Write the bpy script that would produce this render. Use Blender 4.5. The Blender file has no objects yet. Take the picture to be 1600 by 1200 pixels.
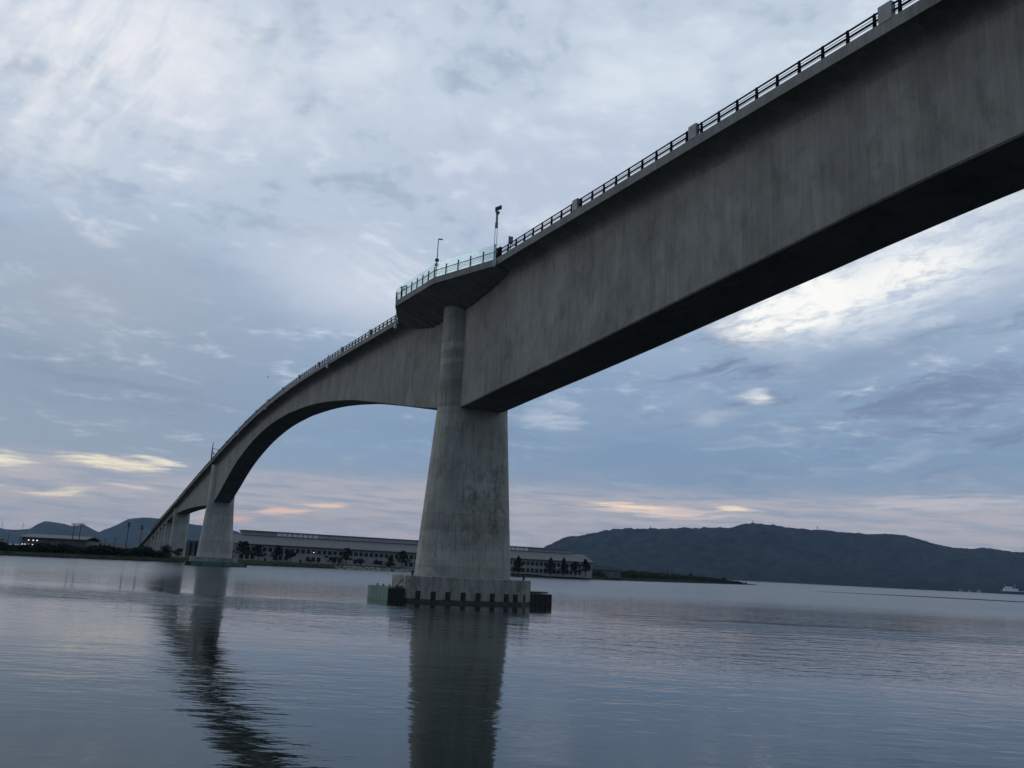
import bpy, math, random
from math import radians as R, sin, cos, pi
from mathutils import Vector, Matrix, noise as MN

scn = bpy.context.scene
C = scn.collection
random.seed(7)

# ------------------------------------------------------------------ camera
PITCH, ROLL, EYE = R(12.1984), R(2.8661), 4.8744
cam_d = bpy.data.cameras.new('camera')
cam = bpy.data.objects.new('camera', cam_d); C.objects.link(cam)
cam_d.sensor_width = 36.0
cam_d.lens = 36.0 * 1330 / 1600
cam_d.clip_start, cam_d.clip_end = 0.5, 60000
_r = Vector((1, 0, 0)); _u = Vector((0, -sin(PITCH), cos(PITCH))); _f = Vector((0, cos(PITCH), sin(PITCH)))
_R = _r * cos(ROLL) + _u * sin(ROLL); _U = _u * cos(ROLL) - _r * sin(ROLL)
cam.matrix_world = Matrix(((_R.x, _U.x, -_f.x, 0), (_R.y, _U.y, -_f.y, 0), (_R.z, _U.z, -_f.z, EYE), (0, 0, 0, 1)))
scn.camera = cam

# ------------------------------------------------------------------ exposure
scn.view_settings.view_transform = 'Standard'
scn.view_settings.look = 'None'
scn.view_settings.exposure = 0.1
scn.view_settings.gamma = 1.0
scn.view_settings.use_curve_mapping = False
scn.render.engine = 'CYCLES'
scn.cycles.use_denoising = True
scn.cycles.max_bounces = 8
scn.cycles.transparent_max_bounces = 16
scn.cycles.volume_bounces = 0

SUN_AZ, SUN_EL = R(-70), R(14)          # azimuth from +Y towards +X


def s2l(c):
    c = c / 255.0
    return c / 12.92 if c <= 0.04045 else ((c + 0.055) / 1.055) ** 2.4


def rgb(r, g, b):
    return (s2l(r), s2l(g), s2l(b), 1.0)


# ------------------------------------------------------------------ node helper
class NT:
    def __init__(self, tree):
        self.t = tree; self.n = tree.nodes; self.l = tree.links

    def node(self, typ, **kw):
        n = self.n.new(typ)
        for k, v in kw.items(): setattr(n, k, v)
        return n

    def put(self, sock, v):
        if isinstance(v, bpy.types.NodeSocket): self.l.new(v, sock)
        elif v is not None: sock.default_value = v

    def m(self, op, a, b=None, c=None, clamp=False):
        n = self.node('ShaderNodeMath', operation=op, use_clamp=clamp)
        self.put(n.inputs[0], a)
        if b is not None: self.put(n.inputs[1], b)
        if c is not None: self.put(n.inputs[2], c)
        return n.outputs[0]

    def vm(self, op, a, b=None):
        n = self.node('ShaderNodeVectorMath', operation=op)
        self.put(n.inputs[0], a)
        if b is not None: self.put(n.inputs[1], b)
        return n.outputs['Value'] if op in ('LENGTH', 'DOT_PRODUCT') else n.outputs[0]

    def xyz(self, x, y, z):
        n = self.node('ShaderNodeCombineXYZ')
        for i, v in enumerate((x, y, z)): self.put(n.inputs[i], v)
        return n.outputs[0]

    def sep(self, v):
        n = self.node('ShaderNodeSeparateXYZ'); self.put(n.inputs[0], v)
        return n.outputs

    def noise(self, v, scale, detail=4, rough=0.5, dist=0.0, out=0):
        n = self.node('ShaderNodeTexNoise')
        self.put(n.inputs['Vector'], v)
        n.inputs['Scale'].default_value = scale; n.inputs['Detail'].default_value = detail
        n.inputs['Roughness'].default_value = rough; n.inputs['Distortion'].default_value = dist
        return n.outputs[out]

    def mr(self, v, a, b, c=0.0, d=1.0, smooth=True):
        n = self.node('ShaderNodeMapRange')
        if smooth: n.interpolation_type = 'SMOOTHSTEP'
        self.put(n.inputs[0], v)
        for i, k in enumerate((a, b, c, d)): self.put(n.inputs[i + 1], k)
        return n.outputs[0]

    def mix(self, f, a, b, blend='MIX'):
        n = self.node('ShaderNodeMix', data_type='RGBA', blend_type=blend)
        self.put(n.inputs[0], f); self.put(n.inputs[6], a); self.put(n.inputs[7], b)
        return n.outputs[2]

    def ramp(self, v, pts):
        n = self.node('ShaderNodeValToRGB'); self.put(n.inputs[0], v)
        e = n.color_ramp.elements
        while len(e) < len(pts): e.new(0.5)
        for i, (p, c) in enumerate(pts): e[i].position = p; e[i].color = c
        return n.outputs[0]

    def mapping(self, v, loc=(0, 0, 0), rot=(0, 0, 0), sc=(1, 1, 1), typ='POINT'):
        n = self.node('ShaderNodeMapping', vector_type=typ); self.put(n.inputs[0], v)
        n.inputs[1].default_value = loc; n.inputs[2].default_value = rot; n.inputs[3].default_value = sc
        return n.outputs[0]


    def aniso(self, v, rot, fx, fy):
        return self.mapping(v, rot=(0, 0, R(rot)), sc=(1 / fx, 1 / fy, 1), typ='TEXTURE')


# ------------------------------------------------------------------ sky (world)
world = bpy.data.worlds.new("World"); scn.world = world; world.use_nodes = True
w = NT(world.node_tree); w.n.clear()
d = w.node('ShaderNodeTexCoord').outputs['Generated']
dx, dy, dz = w.sep(d)
az = w.m('MULTIPLY', w.m('ARCTAN2', dx, dy), 57.29578)
el = w.m('MULTIPLY', w.m('ARCSINE', dz), 57.29578)
ael = w.xyz(az, el, 0.0)
den = w.m('ADD', w.m('MAXIMUM', dz, 0.0), 0.10)
plane = w.xyz(w.m('DIVIDE', dx, den), w.m('DIVIDE', dy, den), 0.0)
warp = w.vm('SUBTRACT', w.noise(plane, 1.3, 5, 0.6, out=1), (0.5, 0.5, 0.5))
warp_a = w.vm('MULTIPLY', warp, (9.0, 4.0, 0.0))
aelw = w.vm('ADD', ael, warp_a)
small = w.vm('ADD', ael, w.vm('MULTIPLY', warp, (3.0, 0.9, 0.0)))
elw = w.sep(aelw)[1]
big = w.noise(w.vm('ADD', plane, w.vm('MULTIPLY', warp, (0.5, 0.5, 0))), 0.9, 6, 0.55)
mott = w.noise(w.vm('ADD', plane, w.vm('MULTIPLY', warp, (0.35, 0.35, 0))), 4.2, 7, 0.58)
fine = w.noise(plane, 15.0, 5, 0.6)
streak = w.noise(w.aniso(aelw, -3, 0.10, 0.95), 1.0, 5, 0.6)
streak2 = w.noise(w.aniso(ael, -2, 0.22, 2.4), 1.0, 5, 0.6)

base = w.ramp(w.m('DIVIDE', elw, 60.0, clamp=True), [
    (0.0, rgb(146, 156, 172)), (0.05, rgb(150, 158, 174)), (0.085, rgb(138, 154, 178)), (0.13, rgb(122, 149, 180)),
    (0.20, rgb(134, 158, 188)), (0.28, rgb(160, 179, 203)), (0.38, rgb(181, 196, 214)), (0.55, rgb(190, 204, 220)),
    (0.75, rgb(176, 191, 210)), (1.0, rgb(158, 174, 196))])
# the left of the view is greyer and darker low down
leftg = w.m('MULTIPLY', w.mr(az, -5.0, -26.0), w.mr(elw, 20.0, 12.0))
base = w.mix(w.m('MULTIPLY', leftg, 0.75), base, rgb(143, 159, 178))


def blob(caz, cel, ra, re, rot=0.0, src=None, soft=1.0):
    v = w.mapping(src if src is not None else aelw, loc=(caz, cel, 0), rot=(0, 0, R(rot)), sc=(ra, re, 1), typ='TEXTURE')
    return w.mr(w.vm('LENGTH', v), 1.0, 1.0 - soft)


def add_blob(col, mask, c, amt=1.0):
    return w.mix(w.m('MULTIPLY', mask, amt, clamp=True), col, c)


# cloud texture: pale and dark mottling
tex = w.m('ADD', w.m('MULTIPLY', w.m('SUBTRACT', mott, 0.5), 1.25), w.m('MULTIPLY', w.m('SUBTRACT', big, 0.5), 0.7))
tex = w.m('ADD', tex, w.m('MULTIPLY', w.m('SUBTRACT', fine, 0.5), 0.62))
highw = w.mr(el, 6.0, 24.0, 0.35, 1.0)
tex = w.m('MULTIPLY', tex, highw)
col = w.mix(w.mr(tex, 0.02, 0.30, 0.0, 0.9), base, rgb(214, 223, 235))
col = w.mix(w.m('MULTIPLY', w.mr(tex, -0.02, -0.28), 0.6), col, rgb(146, 164, 188))
lows = w.m('MULTIPLY', w.m('MULTIPLY', w.m('SUBTRACT', streak, 0.5), w.mr(el, 22.0, 9.0)), w.mr(az, -16.0, -4.0, 0.35, 1.0))
col = w.mix(w.mr(lows, 0.03, 0.3, 0.0, 0.42), col, rgb(178, 189, 205))
col = w.mix(w.mr(lows, -0.02, -0.25, 0.0, 0.55), col, rgb(114, 138, 168))
# broad masses
lil = rgb(182, 192, 215)
col = add_blob(col, blob(2, 25.5, 16, 6, 8), lil, 0.6)
col = add_blob(col, blob(-27, 15.5, 15, 6.5, 4), rgb(160, 172, 188), 0.7)
col = add_blob(col, w.m('MULTIPLY', blob(-27, 9.8, 14, 2.6, -3), w.mr(streak, 0.35, 0.6, 1.0, 0.4)), rgb(124, 143, 167), 0.7)
rib = w.noise(w.aniso(w.vm('ADD', ael, w.vm('MULTIPLY', warp, (5.0, 5.0, 0))), 62, 0.16, 0.42), 1.0, 6, 0.6)
tl = w.m('MULTIPLY', blob(-29.5, 29.0, 17, 10.0, 10), w.m('ADD', w.mr(rib, 0.36, 0.60, 0.25, 0.85), w.m('MULTIPLY', w.m('SUBTRACT', fine, 0.5), 0.6)))
col = add_blob(col, tl, rgb(236, 235, 239), 1.0)
col = add_blob(col, w.m('MULTIPLY', blob(-15, 31, 14, 7, 0), w.mr(mott, 0.4, 0.60)), rgb(218, 223, 234), 0.65)
col = add_blob(col, w.m('MULTIPLY', blob(8, 33, 26, 8, 0), w.mr(mott, 0.42, 0.60)), rgb(212, 222, 234), 0.7)
fan = w.noise(w.aniso(small, -24, 0.30, 1.9), 1.0, 5, 0.6)
col = add_blob(col, blob(-11, 18.2, 11, 4.6, -10), rgb(204, 212, 226), 0.75)
col = add_blob(col, w.m('MULTIPLY', blob(-8.5, 19.2, 5.5, 3.0, -14), w.mr(fan, 0.36, 0.68)), rgb(226, 232, 240), 0.45)
# slanting bands on the right
band = w.m('MULTIPLY', w.m('MULTIPLY', w.m('SUBTRACT', w.noise(w.aniso(aelw, 12, 0.085, 0.62), 1.0, 6, 0.6), 0.5), w.mr(az, 0.0, 16.0)), w.m('MULTIPLY', w.mr(el, 22.0, 15.0), w.mr(el, 4.0, 8.0)))
col = w.mix(w.mr(band, -0.01, -0.18, 0.0, 0.85), col, rgb(112, 130, 163))
col = w.mix(w.mr(band, 0.02, 0.22, 0.0, 0.5), col, rgb(172, 184, 204))
# the lit gap between the clouds on the right, with a torn edge
gapn = w.mr(w.noise(w.aniso(aelw, 14, 0.26, 0.75), 1.0, 8, 0.68), 0.38, 0.58)
gap = w.m('MULTIPLY', blob(25.0, 20.0, 14.0, 5.6, 17, soft=0.8), w.m('ADD', w.m('MULTIPLY', gapn, 0.75), 0.3))
col = add_blob(col, gap, rgb(222, 228, 236), 1.0)
gap2 = w.m('MULTIPLY', blob(18.8, 17.5, 7.0, 2.5, 13, soft=0.55), w.m('ADD', w.m('MULTIPLY', gapn, 0.75), 0.35))
col = add_blob(col, gap2, rgb(250, 250, 246), 1.0)
gap3 = w.m('MULTIPLY', blob(26.0, 19.2, 6.5, 1.5, 16, soft=0.8), gapn)
col = add_blob(col, gap3, rgb(248, 248, 244), 0.95)
col = add_blob(col, blob(24.0, 14.0, 13, 1.7, 13), rgb(122, 144, 172), 0.55)
col = add_blob(col, w.m('MULTIPLY', blob(16.6, 11.9, 1.25, 0.6, 8), w.mr(streak2, 0.3, 0.6, 0.4, 1)), rgb(228, 229, 232), 1.0)
col = add_blob(col, w.m('MULTIPLY', blob(13.6, 10.6, 3.0, 0.7, 8), 0.6), rgb(190, 197, 212), 0.8)
col = add_blob(col, w.m('MULTIPLY', blob(3.2, 10.2, 3.6, 1.4, 5), w.mr(mott, 0.4, 0.6)), rgb(186, 196, 214), 0.8)
col = add_blob(col, blob(-12.0, 7.0, 9, 2.5, 0), rgb(128, 156, 186), 0.7)
col = add_blob(col, blob(10.0, 7.0, 12, 2.2, 0), rgb(118, 146, 178), 0.7)
# sunset light low over the horizon
hz = w.m('MULTIPLY', w.mr(el, 6.0, 4.6), w.mr(w.m('ABSOLUTE', az), 70.0, 30.0))
col = add_blob(col, w.m('MULTIPLY', hz, w.mr(streak2, 0.30, 0.62)), rgb(182, 178, 186), 0.85)


fibre = w.noise(w.aniso(small, 1, 0.34, 5.0), 1.0, 8, 0.66)


def sliver(a, e, ra, re, rot, c, amt=1.0):
    global col
    r_ = blob(a, e, ra, re, rot, src=small, soft=1.0)
    mask = w.mr(w.m('ADD', r_, w.m('MULTIPLY', w.m('SUBTRACT', fibre, 0.5), 2.4)), 0.18, 1.05)
    mask = w.m('MULTIPLY', mask, w.mr(r_, 0.0, 0.25))
    col = add_blob(col, mask, c, amt)


sliver(-25.0, 5.0, 5.4, 0.62, -3, rgb(246, 234, 206))
sliver(-22.2, 5.35, 3.2, 0.34, -4, rgb(250, 240, 216), 0.9)
sliver(-31.2, 4.6, 4.2, 0.95, 0, rgb(240, 231, 208))
sliver(-27.6, 3.15, 3.4, 0.36, 5, rgb(232, 220, 198), 0.9)
sliver(-31.5, 3.3, 2.0, 0.30, -2, rgb(226, 212, 196), 0.8)
sliver(-23.4, 3.75, 2.6, 0.26, -2, rgb(214, 204, 198), 0.8)
sliver(-14.6, 2.8, 3.4, 0.50, 1, rgb(240, 200, 178), 0.9)
sliver(-11.6, 3.35, 3.2, 0.40, 1, rgb(236, 208, 184), 0.85)
sliver(-18.0, 2.3, 3.2, 0.55, 2, rgb(226, 184, 174), 0.8)
sliver(9.6, 4.15, 8.0, 0.75, -2, rgb(228, 206, 196), 0.9)
sliver(14.8, 4.45, 2.6, 0.42, -1, rgb(248, 226, 198))
sliver(8.0, 4.35, 3.8, 0.40, -3, rgb(246, 218, 192))
sliver(27.0, 5.0, 9.5, 0.95, 1, rgb(188, 188, 196), 0.9)
hs = w.node('ShaderNodeHueSaturation'); hs.inputs['Saturation'].default_value = 0.95; hs.inputs['Value'].default_value = 1.04
w.put(hs.inputs['Color'], col); col = hs.outputs[0]
# evening side behind the viewer
back = w.mr(dy, 0.15, -0.5)
col = w.mix(w.m('MULTIPLY', back, 0.55), col, rgb(96, 112, 140))

sky = w.node('ShaderNodeTexSky', sky_type='NISHITA')
sky.sun_disc = False; sky.sun_elevation = SUN_EL; sky.sun_rotation = SUN_AZ
sky.air_density = 1.2; sky.dust_density = 1.5
bg_sky = w.node('ShaderNodeBackground'); w.put(bg_sky.inputs[0], sky.outputs[0]); bg_sky.inputs[1].default_value = 0.06
bg_cl = w.node('ShaderNodeBackground'); w.put(bg_cl.inputs[0], col); bg_cl.inputs[1].default_value = 1.0
mx = w.node('ShaderNodeMixShader'); mx.inputs[0].default_value = 0.93
w.l.new(bg_sky.outputs[0], mx.inputs[1]); w.l.new(bg_cl.outputs[0], mx.inputs[2])
wo = w.node('ShaderNodeOutputWorld'); w.l.new(mx.outputs[0], wo.inputs[0])

# ------------------------------------------------------------------ sun, veiled by cloud
sun_d = bpy.data.lights.new('sun', 'SUN'); sun_d.energy = 0.28; sun_d.angle = R(25); sun_d.color = (1.0, 0.93, 0.84)
sun = bpy.data.objects.new('sun', sun_d); C.objects.link(sun)
_sd = Vector((sin(SUN_AZ) * cos(SUN_EL), cos(SUN_AZ) * cos(SUN_EL), sin(SUN_EL)))
sun.rotation_euler = _sd.to_track_quat('Z', 'Y').to_euler()

# ------------------------------------------------------------------ materials
M = {}


def mat(name, col=(0.2, 0.2, 0.2), rough=0.8, metal=0.0, var=0.25, scale=3.0, bump=0.0, bscale=30.0, stretch=(1, 1, 1), emit=None, es=1.0):
    m = bpy.data.materials.new(name); m.use_nodes = True
    t = NT(m.node_tree); b = t.n['Principled BSDF']
    tc = t.node('ShaderNodeTexCoord').outputs['Object']
    n = t.noise(t.mapping(tc, sc=stretch), scale, 5, 0.6)
    lo = tuple(c * (1 - var) for c in col) + (1,); hi = tuple(min(1, c * (1 + var)) for c in col) + (1,)
    t.put(b.inputs['Base Color'], t.mix(t.mr(n, 0.3, 0.7), lo, hi))
    b.inputs['Roughness'].default_value = rough; b.inputs['Metallic'].default_value = metal
    if rough >= 0.7: b.inputs['Specular IOR Level'].default_value = 0.04
    if bump:
        bn = t.node('ShaderNodeBump'); bn.inputs['Strength'].default_value = 1; bn.inputs['Distance'].default_value = bump
        t.put(bn.inputs['Height'], t.noise(tc, bscale, 4, 0.6)); t.l.new(bn.outputs[0], b.inputs['Normal'])
    if emit:
        b.inputs['Emission Color'].default_value = emit + (1,); b.inputs['Emission Strength'].default_value = es
    M[name] = m
    return m


def concrete(name, c, seg=4.0, lift=None, streaks=1.0, stain=0.0, line=0.35, nose=False, patch=0.0):
    """Weathered concrete; object X runs along the bridge, Z up."""
    m = bpy.data.materials.new(name); m.use_nodes = True
    t = NT(m.node_tree); b = t.n['Principled BSDF']
    tc = t.node('ShaderNodeTexCoord').outputs['Object']
    x, y, z = t.sep(tc)
    wob = t.m('MULTIPLY', t.m('SUBTRACT', t.noise(tc, 0.35, 3), 0.5), 0.6)
    v = t.noise(tc, 0.16, 5, 0.6)
    cloud = t.noise(tc, 0.7, 6, 0.65)
    st = t.noise(t.mapping(tc, sc=(1.0, 1.0, 0.045)), 1.5, 5, 0.65)
    st2 = t.noise(t.mapping(tc, sc=(1.0, 1.0, 0.06)), 5.0, 4, 0.6)
    grain = t.noise(tc, 9.0, 4, 0.7)
    val = t.m('ADD', 1.0, t.m('MULTIPLY', t.m('SUBTRACT', v, 0.5), 0.85))
    val = t.m('ADD', val, t.m('MULTIPLY', t.m('SUBTRACT', cloud, 0.5), 0.5))
    val = t.m('ADD', val, t.m('MULTIPLY', t.m('SUBTRACT', st, 0.5), 0.75 * streaks))
    val = t.m('ADD', val, t.m('MULTIPLY', t.m('SUBTRACT', st2, 0.5), 0.45 * streaks))
    val = t.m('ADD', val, t.m('MULTIPLY', t.m('SUBTRACT', grain, 0.5), 0.22))
    if seg:
        k = t.m('DIVIDE', t.m('ADD', x, t.m('MULTIPLY', wob, 0.1)), seg)
        wn = t.node('ShaderNodeTexWhiteNoise', noise_dimensions='1D'); t.put(wn.inputs['W'], t.m('FLOOR', k))
        val = t.m('MULTIPLY', val, t.m('ADD', 0.92, t.m('MULTIPLY', wn.outputs['Value'], 0.16)))
        e = t.m('ABSOLUTE', t.m('SUBTRACT', t.m('FRACT', k), 0.5))
        val = t.m('MULTIPLY', val, t.mr(e, 0.5 - 0.035 / seg, 0.5, 1.0, 1.0 - line * 0.5))
    if lift:
        k = t.m('DIVIDE', z, lift)
        wn = t.node('ShaderNodeTexWhiteNoise', noise_dimensions='1D'); t.put(wn.inputs['W'], t.m('FLOOR', k))
        val = t.m('MULTIPLY', val, t.m('ADD', 0.90, t.m('MULTIPLY', wn.outputs['Value'], 0.20)))
        e = t.m('ABSOLUTE', t.m('SUBTRACT', t.m('FRACT', k), 0.5))
        brk = t.mr(t.noise(tc, 0.5, 3), 0.4, 0.6)
        val = t.m('MULTIPLY', val, t.mr(t.m('MULTIPLY', e, t.m('ADD', 0.96, t.m('MULTIPLY', brk, 0.04))), 0.5 - 0.07 / lift, 0.5, 1.0, 1.0 - line))
    if patch:
        pn = t.noise(t.mapping(tc, sc=(0.8, 0.8, 0.55)), 0.42, 8, 0.66, 0.6)
        val = t.m('MULTIPLY', val, t.mr(pn, 0.48, 0.62, 1.0, 1.0 - patch))
        pn2 = t.noise(t.mapping(tc, loc=(7, 3, 5), sc=(1, 1, 0.12)), 0.9, 8, 0.7)
        val = t.m('MULTIPLY', val, t.mr(pn2, 0.54, 0.68, 1.0, 1.0 - patch))
        spk = t.noise(t.mapping(tc, loc=(3, 9, 1), sc=(1, 1, 0.6)), 3.2, 6, 0.75)
        val = t.m('MULTIPLY', val, t.mr(spk, 0.60, 0.70, 1.0, 1.0 - 0.8 * patch))
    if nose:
        val = t.m('MULTIPLY', val, t.mr(t.m('ADD', z, t.m('MULTIPLY', wob, 0.15)), 26.66, 26.74, 1.0, 0.72))  # above the seam: darker pour tone, with the platform's shade put into the colour
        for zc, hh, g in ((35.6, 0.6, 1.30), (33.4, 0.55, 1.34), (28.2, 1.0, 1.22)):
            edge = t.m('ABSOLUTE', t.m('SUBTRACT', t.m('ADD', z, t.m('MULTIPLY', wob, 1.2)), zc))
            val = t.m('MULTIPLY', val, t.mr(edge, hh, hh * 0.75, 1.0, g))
    if stain:
        sn = t.noise(t.mapping(tc, sc=(1.0, 0.9, 0.7)), 0.9, 9, 0.74)
        zone = t.m('MULTIPLY', t.mr(z, 6.5, 10.0), t.mr(z, 21.0, 15.0))
        zone = t.m('MULTIPLY', zone, t.mr(t.m('ABSOLUTE', t.m('ADD', y, -1.4)), 5.5, 2.0))
        sm = t.m('MULTIPLY', t.mr(sn, 0.45, 0.62), zone)
        val = t.m('MULTIPLY', val, t.m('SUBTRACT', 1.0, t.m('MULTIPLY', sm, stain)))
        dn = t.noise(t.mapping(tc, sc=(1, 1, 0.05)), 3.0, 6, 0.7)
        val = t.m('MULTIPLY', val, t.mr(dn, 0.54, 0.66, 1.0, 0.58))
        pale = t.m('MULTIPLY', t.mr(t.noise(t.mapping(tc, sc=(1, 0.5, 1)), 0.55, 6, 0.65), 0.52, 0.60), t.mr(z, 8.5, 7.0))
        val = t.m('MULTIPLY', val, t.m('ADD', 1.0, t.m('MULTIPLY', pale, 0.14)))
    colr = t.mix(1.0, c + (1,), t.xyz(val, val, val), 'MULTIPLY')
    gn = t.mr(t.noise(tc, 0.45, 4), 0.45, 0.75, 0.0, 0.35)
    colr = t.mix(gn, colr, t.mix(1.0, colr, (0.92, 0.98, 0.86, 1), 'MULTIPLY'))
    t.put(b.inputs['Base Color'], colr)
    b.inputs['Roughness'].default_value = 0.88
    b.inputs['Specular IOR Level'].default_value = 0.25
    bn = t.node('ShaderNodeBump'); bn.inputs['Strength'].default_value = 0.6; bn.inputs['Distance'].default_value = 0.02
    t.put(bn.inputs['Height'], t.noise(tc, 6.0, 6, 0.7)); t.l.new(bn.outputs[0], b.inputs['Normal'])
    M[name] = m


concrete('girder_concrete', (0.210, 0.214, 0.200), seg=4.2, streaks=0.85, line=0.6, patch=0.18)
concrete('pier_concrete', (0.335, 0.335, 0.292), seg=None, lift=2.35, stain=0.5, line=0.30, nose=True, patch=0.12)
concrete('footing_concrete', (0.25, 0.252, 0.222), seg=None, lift=None, streaks=1.0, patch=0.42)
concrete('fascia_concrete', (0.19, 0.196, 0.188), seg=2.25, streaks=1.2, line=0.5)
concrete('approach_concrete', (0.34, 0.345, 0.315), seg=None, lift=5.0, line=0.15)
mat('wet_concrete', (0.030, 0.034, 0.030), 0.5, var=0.5, scale=1.5)
mat('dark_rail', (0.008, 0.010, 0.013), 0.8, 0.0, 0.2)
mat('grey_panel', (0.22, 0.22, 0.23), 0.6, var=0.15, scale=1.0)
mat('white_pipe', (0.50, 0.50, 0.50), 0.5, var=0.15)
mat('grey_steel', (0.12, 0.13, 0.14), 0.45, 0.4, 0.2)
mat('slot_rib_black', (0.008, 0.009, 0.010), 0.6)
mat('asphalt', (0.05, 0.05, 0.052), 0.9, bump=0.004)
mat('fender_green', (0.034, 0.125, 0.105), 0.55, var=0.35, scale=1.2, stretch=(1, 1, 0.3))
mat('fender_dark', (0.010, 0.012, 0.013), 0.6, var=0.5, scale=1.5)
mat('siding', (0.27, 0.265, 0.25), 0.8, var=0.10, scale=0.25)
mat('roof_sheet', (0.165, 0.170, 0.168), 0.75, var=0.10, scale=0.3, stretch=(3, 1, 1))
mat('roof_edge', (0.075, 0.08, 0.085), 0.6)
mat('window_dark', (0.012, 0.016, 0.022), 0.25, var=0.3)
M['window_dark'].node_tree.nodes['Principled BSDF'].inputs['Specular IOR Level'].default_value = 0.15
mat('window_frame', (0.05, 0.055, 0.06), 0.5)
mat('clerestory', (0.30, 0.32, 0.34), 0.25, var=0.2, scale=0.6)
mat('clerestory_pale', (0.62, 0.66, 0.70), 0.2, var=0.1, scale=0.6)  # pale base colour stands in for sky showing in the panes
mat('lit_window', (0.6, 0.6, 0.55), 0.5, emit=(1.0, 0.97, 0.88), es=1.3)
mat('green_roof', (0.035, 0.06, 0.055), 0.7, var=0.3)
mat('pale_wall', (0.33, 0.32, 0.31), 0.8, var=0.2, scale=0.4)
mat('mauve_wall', (0.12, 0.118, 0.122), 0.8, var=0.3, scale=0.2)
mat('bark', (0.045, 0.035, 0.028), 0.95, bump=0.02)
mat('pole_dark', (0.03, 0.035, 0.045), 0.6)
mat('ship_white', (0.7, 0.71, 0.72), 0.5, var=0.08, scale=0.2)
mat('bird_grey', (0.06, 0.06, 0.065), 0.7)
mat('rock', (0.20, 0.20, 0.19), 0.95, var=0.5, scale=0.8, bump=0.1, bscale=2)
mat('rock_dark', (0.035, 0.037, 0.035), 0.95, var=0.5, scale=0.8, bump=0.1, bscale=2)


def leaf_mat(name, c, var=0.6):
    m = mat(name, c, 0.75, var=var, scale=0.9)
    return m


leaf_mat('leaf_dark', (0.026, 0.038, 0.026))
leaf_mat('leaf_mid', (0.034, 0.050, 0.026))
leaf_mat('leaf_olive', (0.050, 0.055, 0.028))
leaf_mat('leaf_brown', (0.062, 0.050, 0.032))
mat('grass_bank', (0.022, 0.030, 0.016), 0.95, var=0.6, scale=0.25, bump=0.1, bscale=3)
mat('hazy_forest', (0.030, 0.042, 0.036), 0.95, var=0.35, scale=0.006)  # lighter base colour carries extra haze for the distant hills
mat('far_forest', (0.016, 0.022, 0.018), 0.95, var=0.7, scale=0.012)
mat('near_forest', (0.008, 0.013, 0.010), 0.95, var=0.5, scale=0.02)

gm = bpy.data.materials.new('screen_glass'); gm.use_nodes = True
t = NT(gm.node_tree); t.n.clear()
tr = t.node('ShaderNodeBsdfTransparent'); tr.inputs[0].default_value = (0.92, 0.975, 0.965, 1)
gl = t.node('ShaderNodeBsdfGlossy'); gl.inputs['Roughness'].default_value = 0.05; gl.inputs[0].default_value = (0.9, 1, 0.97, 1)
df = t.node('ShaderNodeBsdfTranslucent'); df.inputs[0].default_value = (0.62, 0.86, 0.82, 1)
lw = t.node('ShaderNodeLayerWeight'); lw.inputs[0].default_value = 0.5
fr_fac = t.m('ADD', 0.03, t.m('MULTIPLY', t.m('POWER', lw.outputs['Facing'], 4.0), 0.35))
m1 = t.node('ShaderNodeMixShader'); m1.inputs[0].default_value = 0.06
t.l.new(tr.outputs[0], m1.inputs[1]); t.l.new(df.outputs[0], m1.inputs[2])
m2 = t.node('ShaderNodeMixShader'); t.l.new(fr_fac, m2.inputs[0])
t.l.new(m1.outputs[0], m2.inputs[1]); t.l.new(gl.outputs[0], m2.inputs[2])
o_ = t.node('ShaderNodeOutputMaterial'); t.l.new(m2.outputs[0], o_.inputs[0])
M['screen_glass'] = gm


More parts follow.
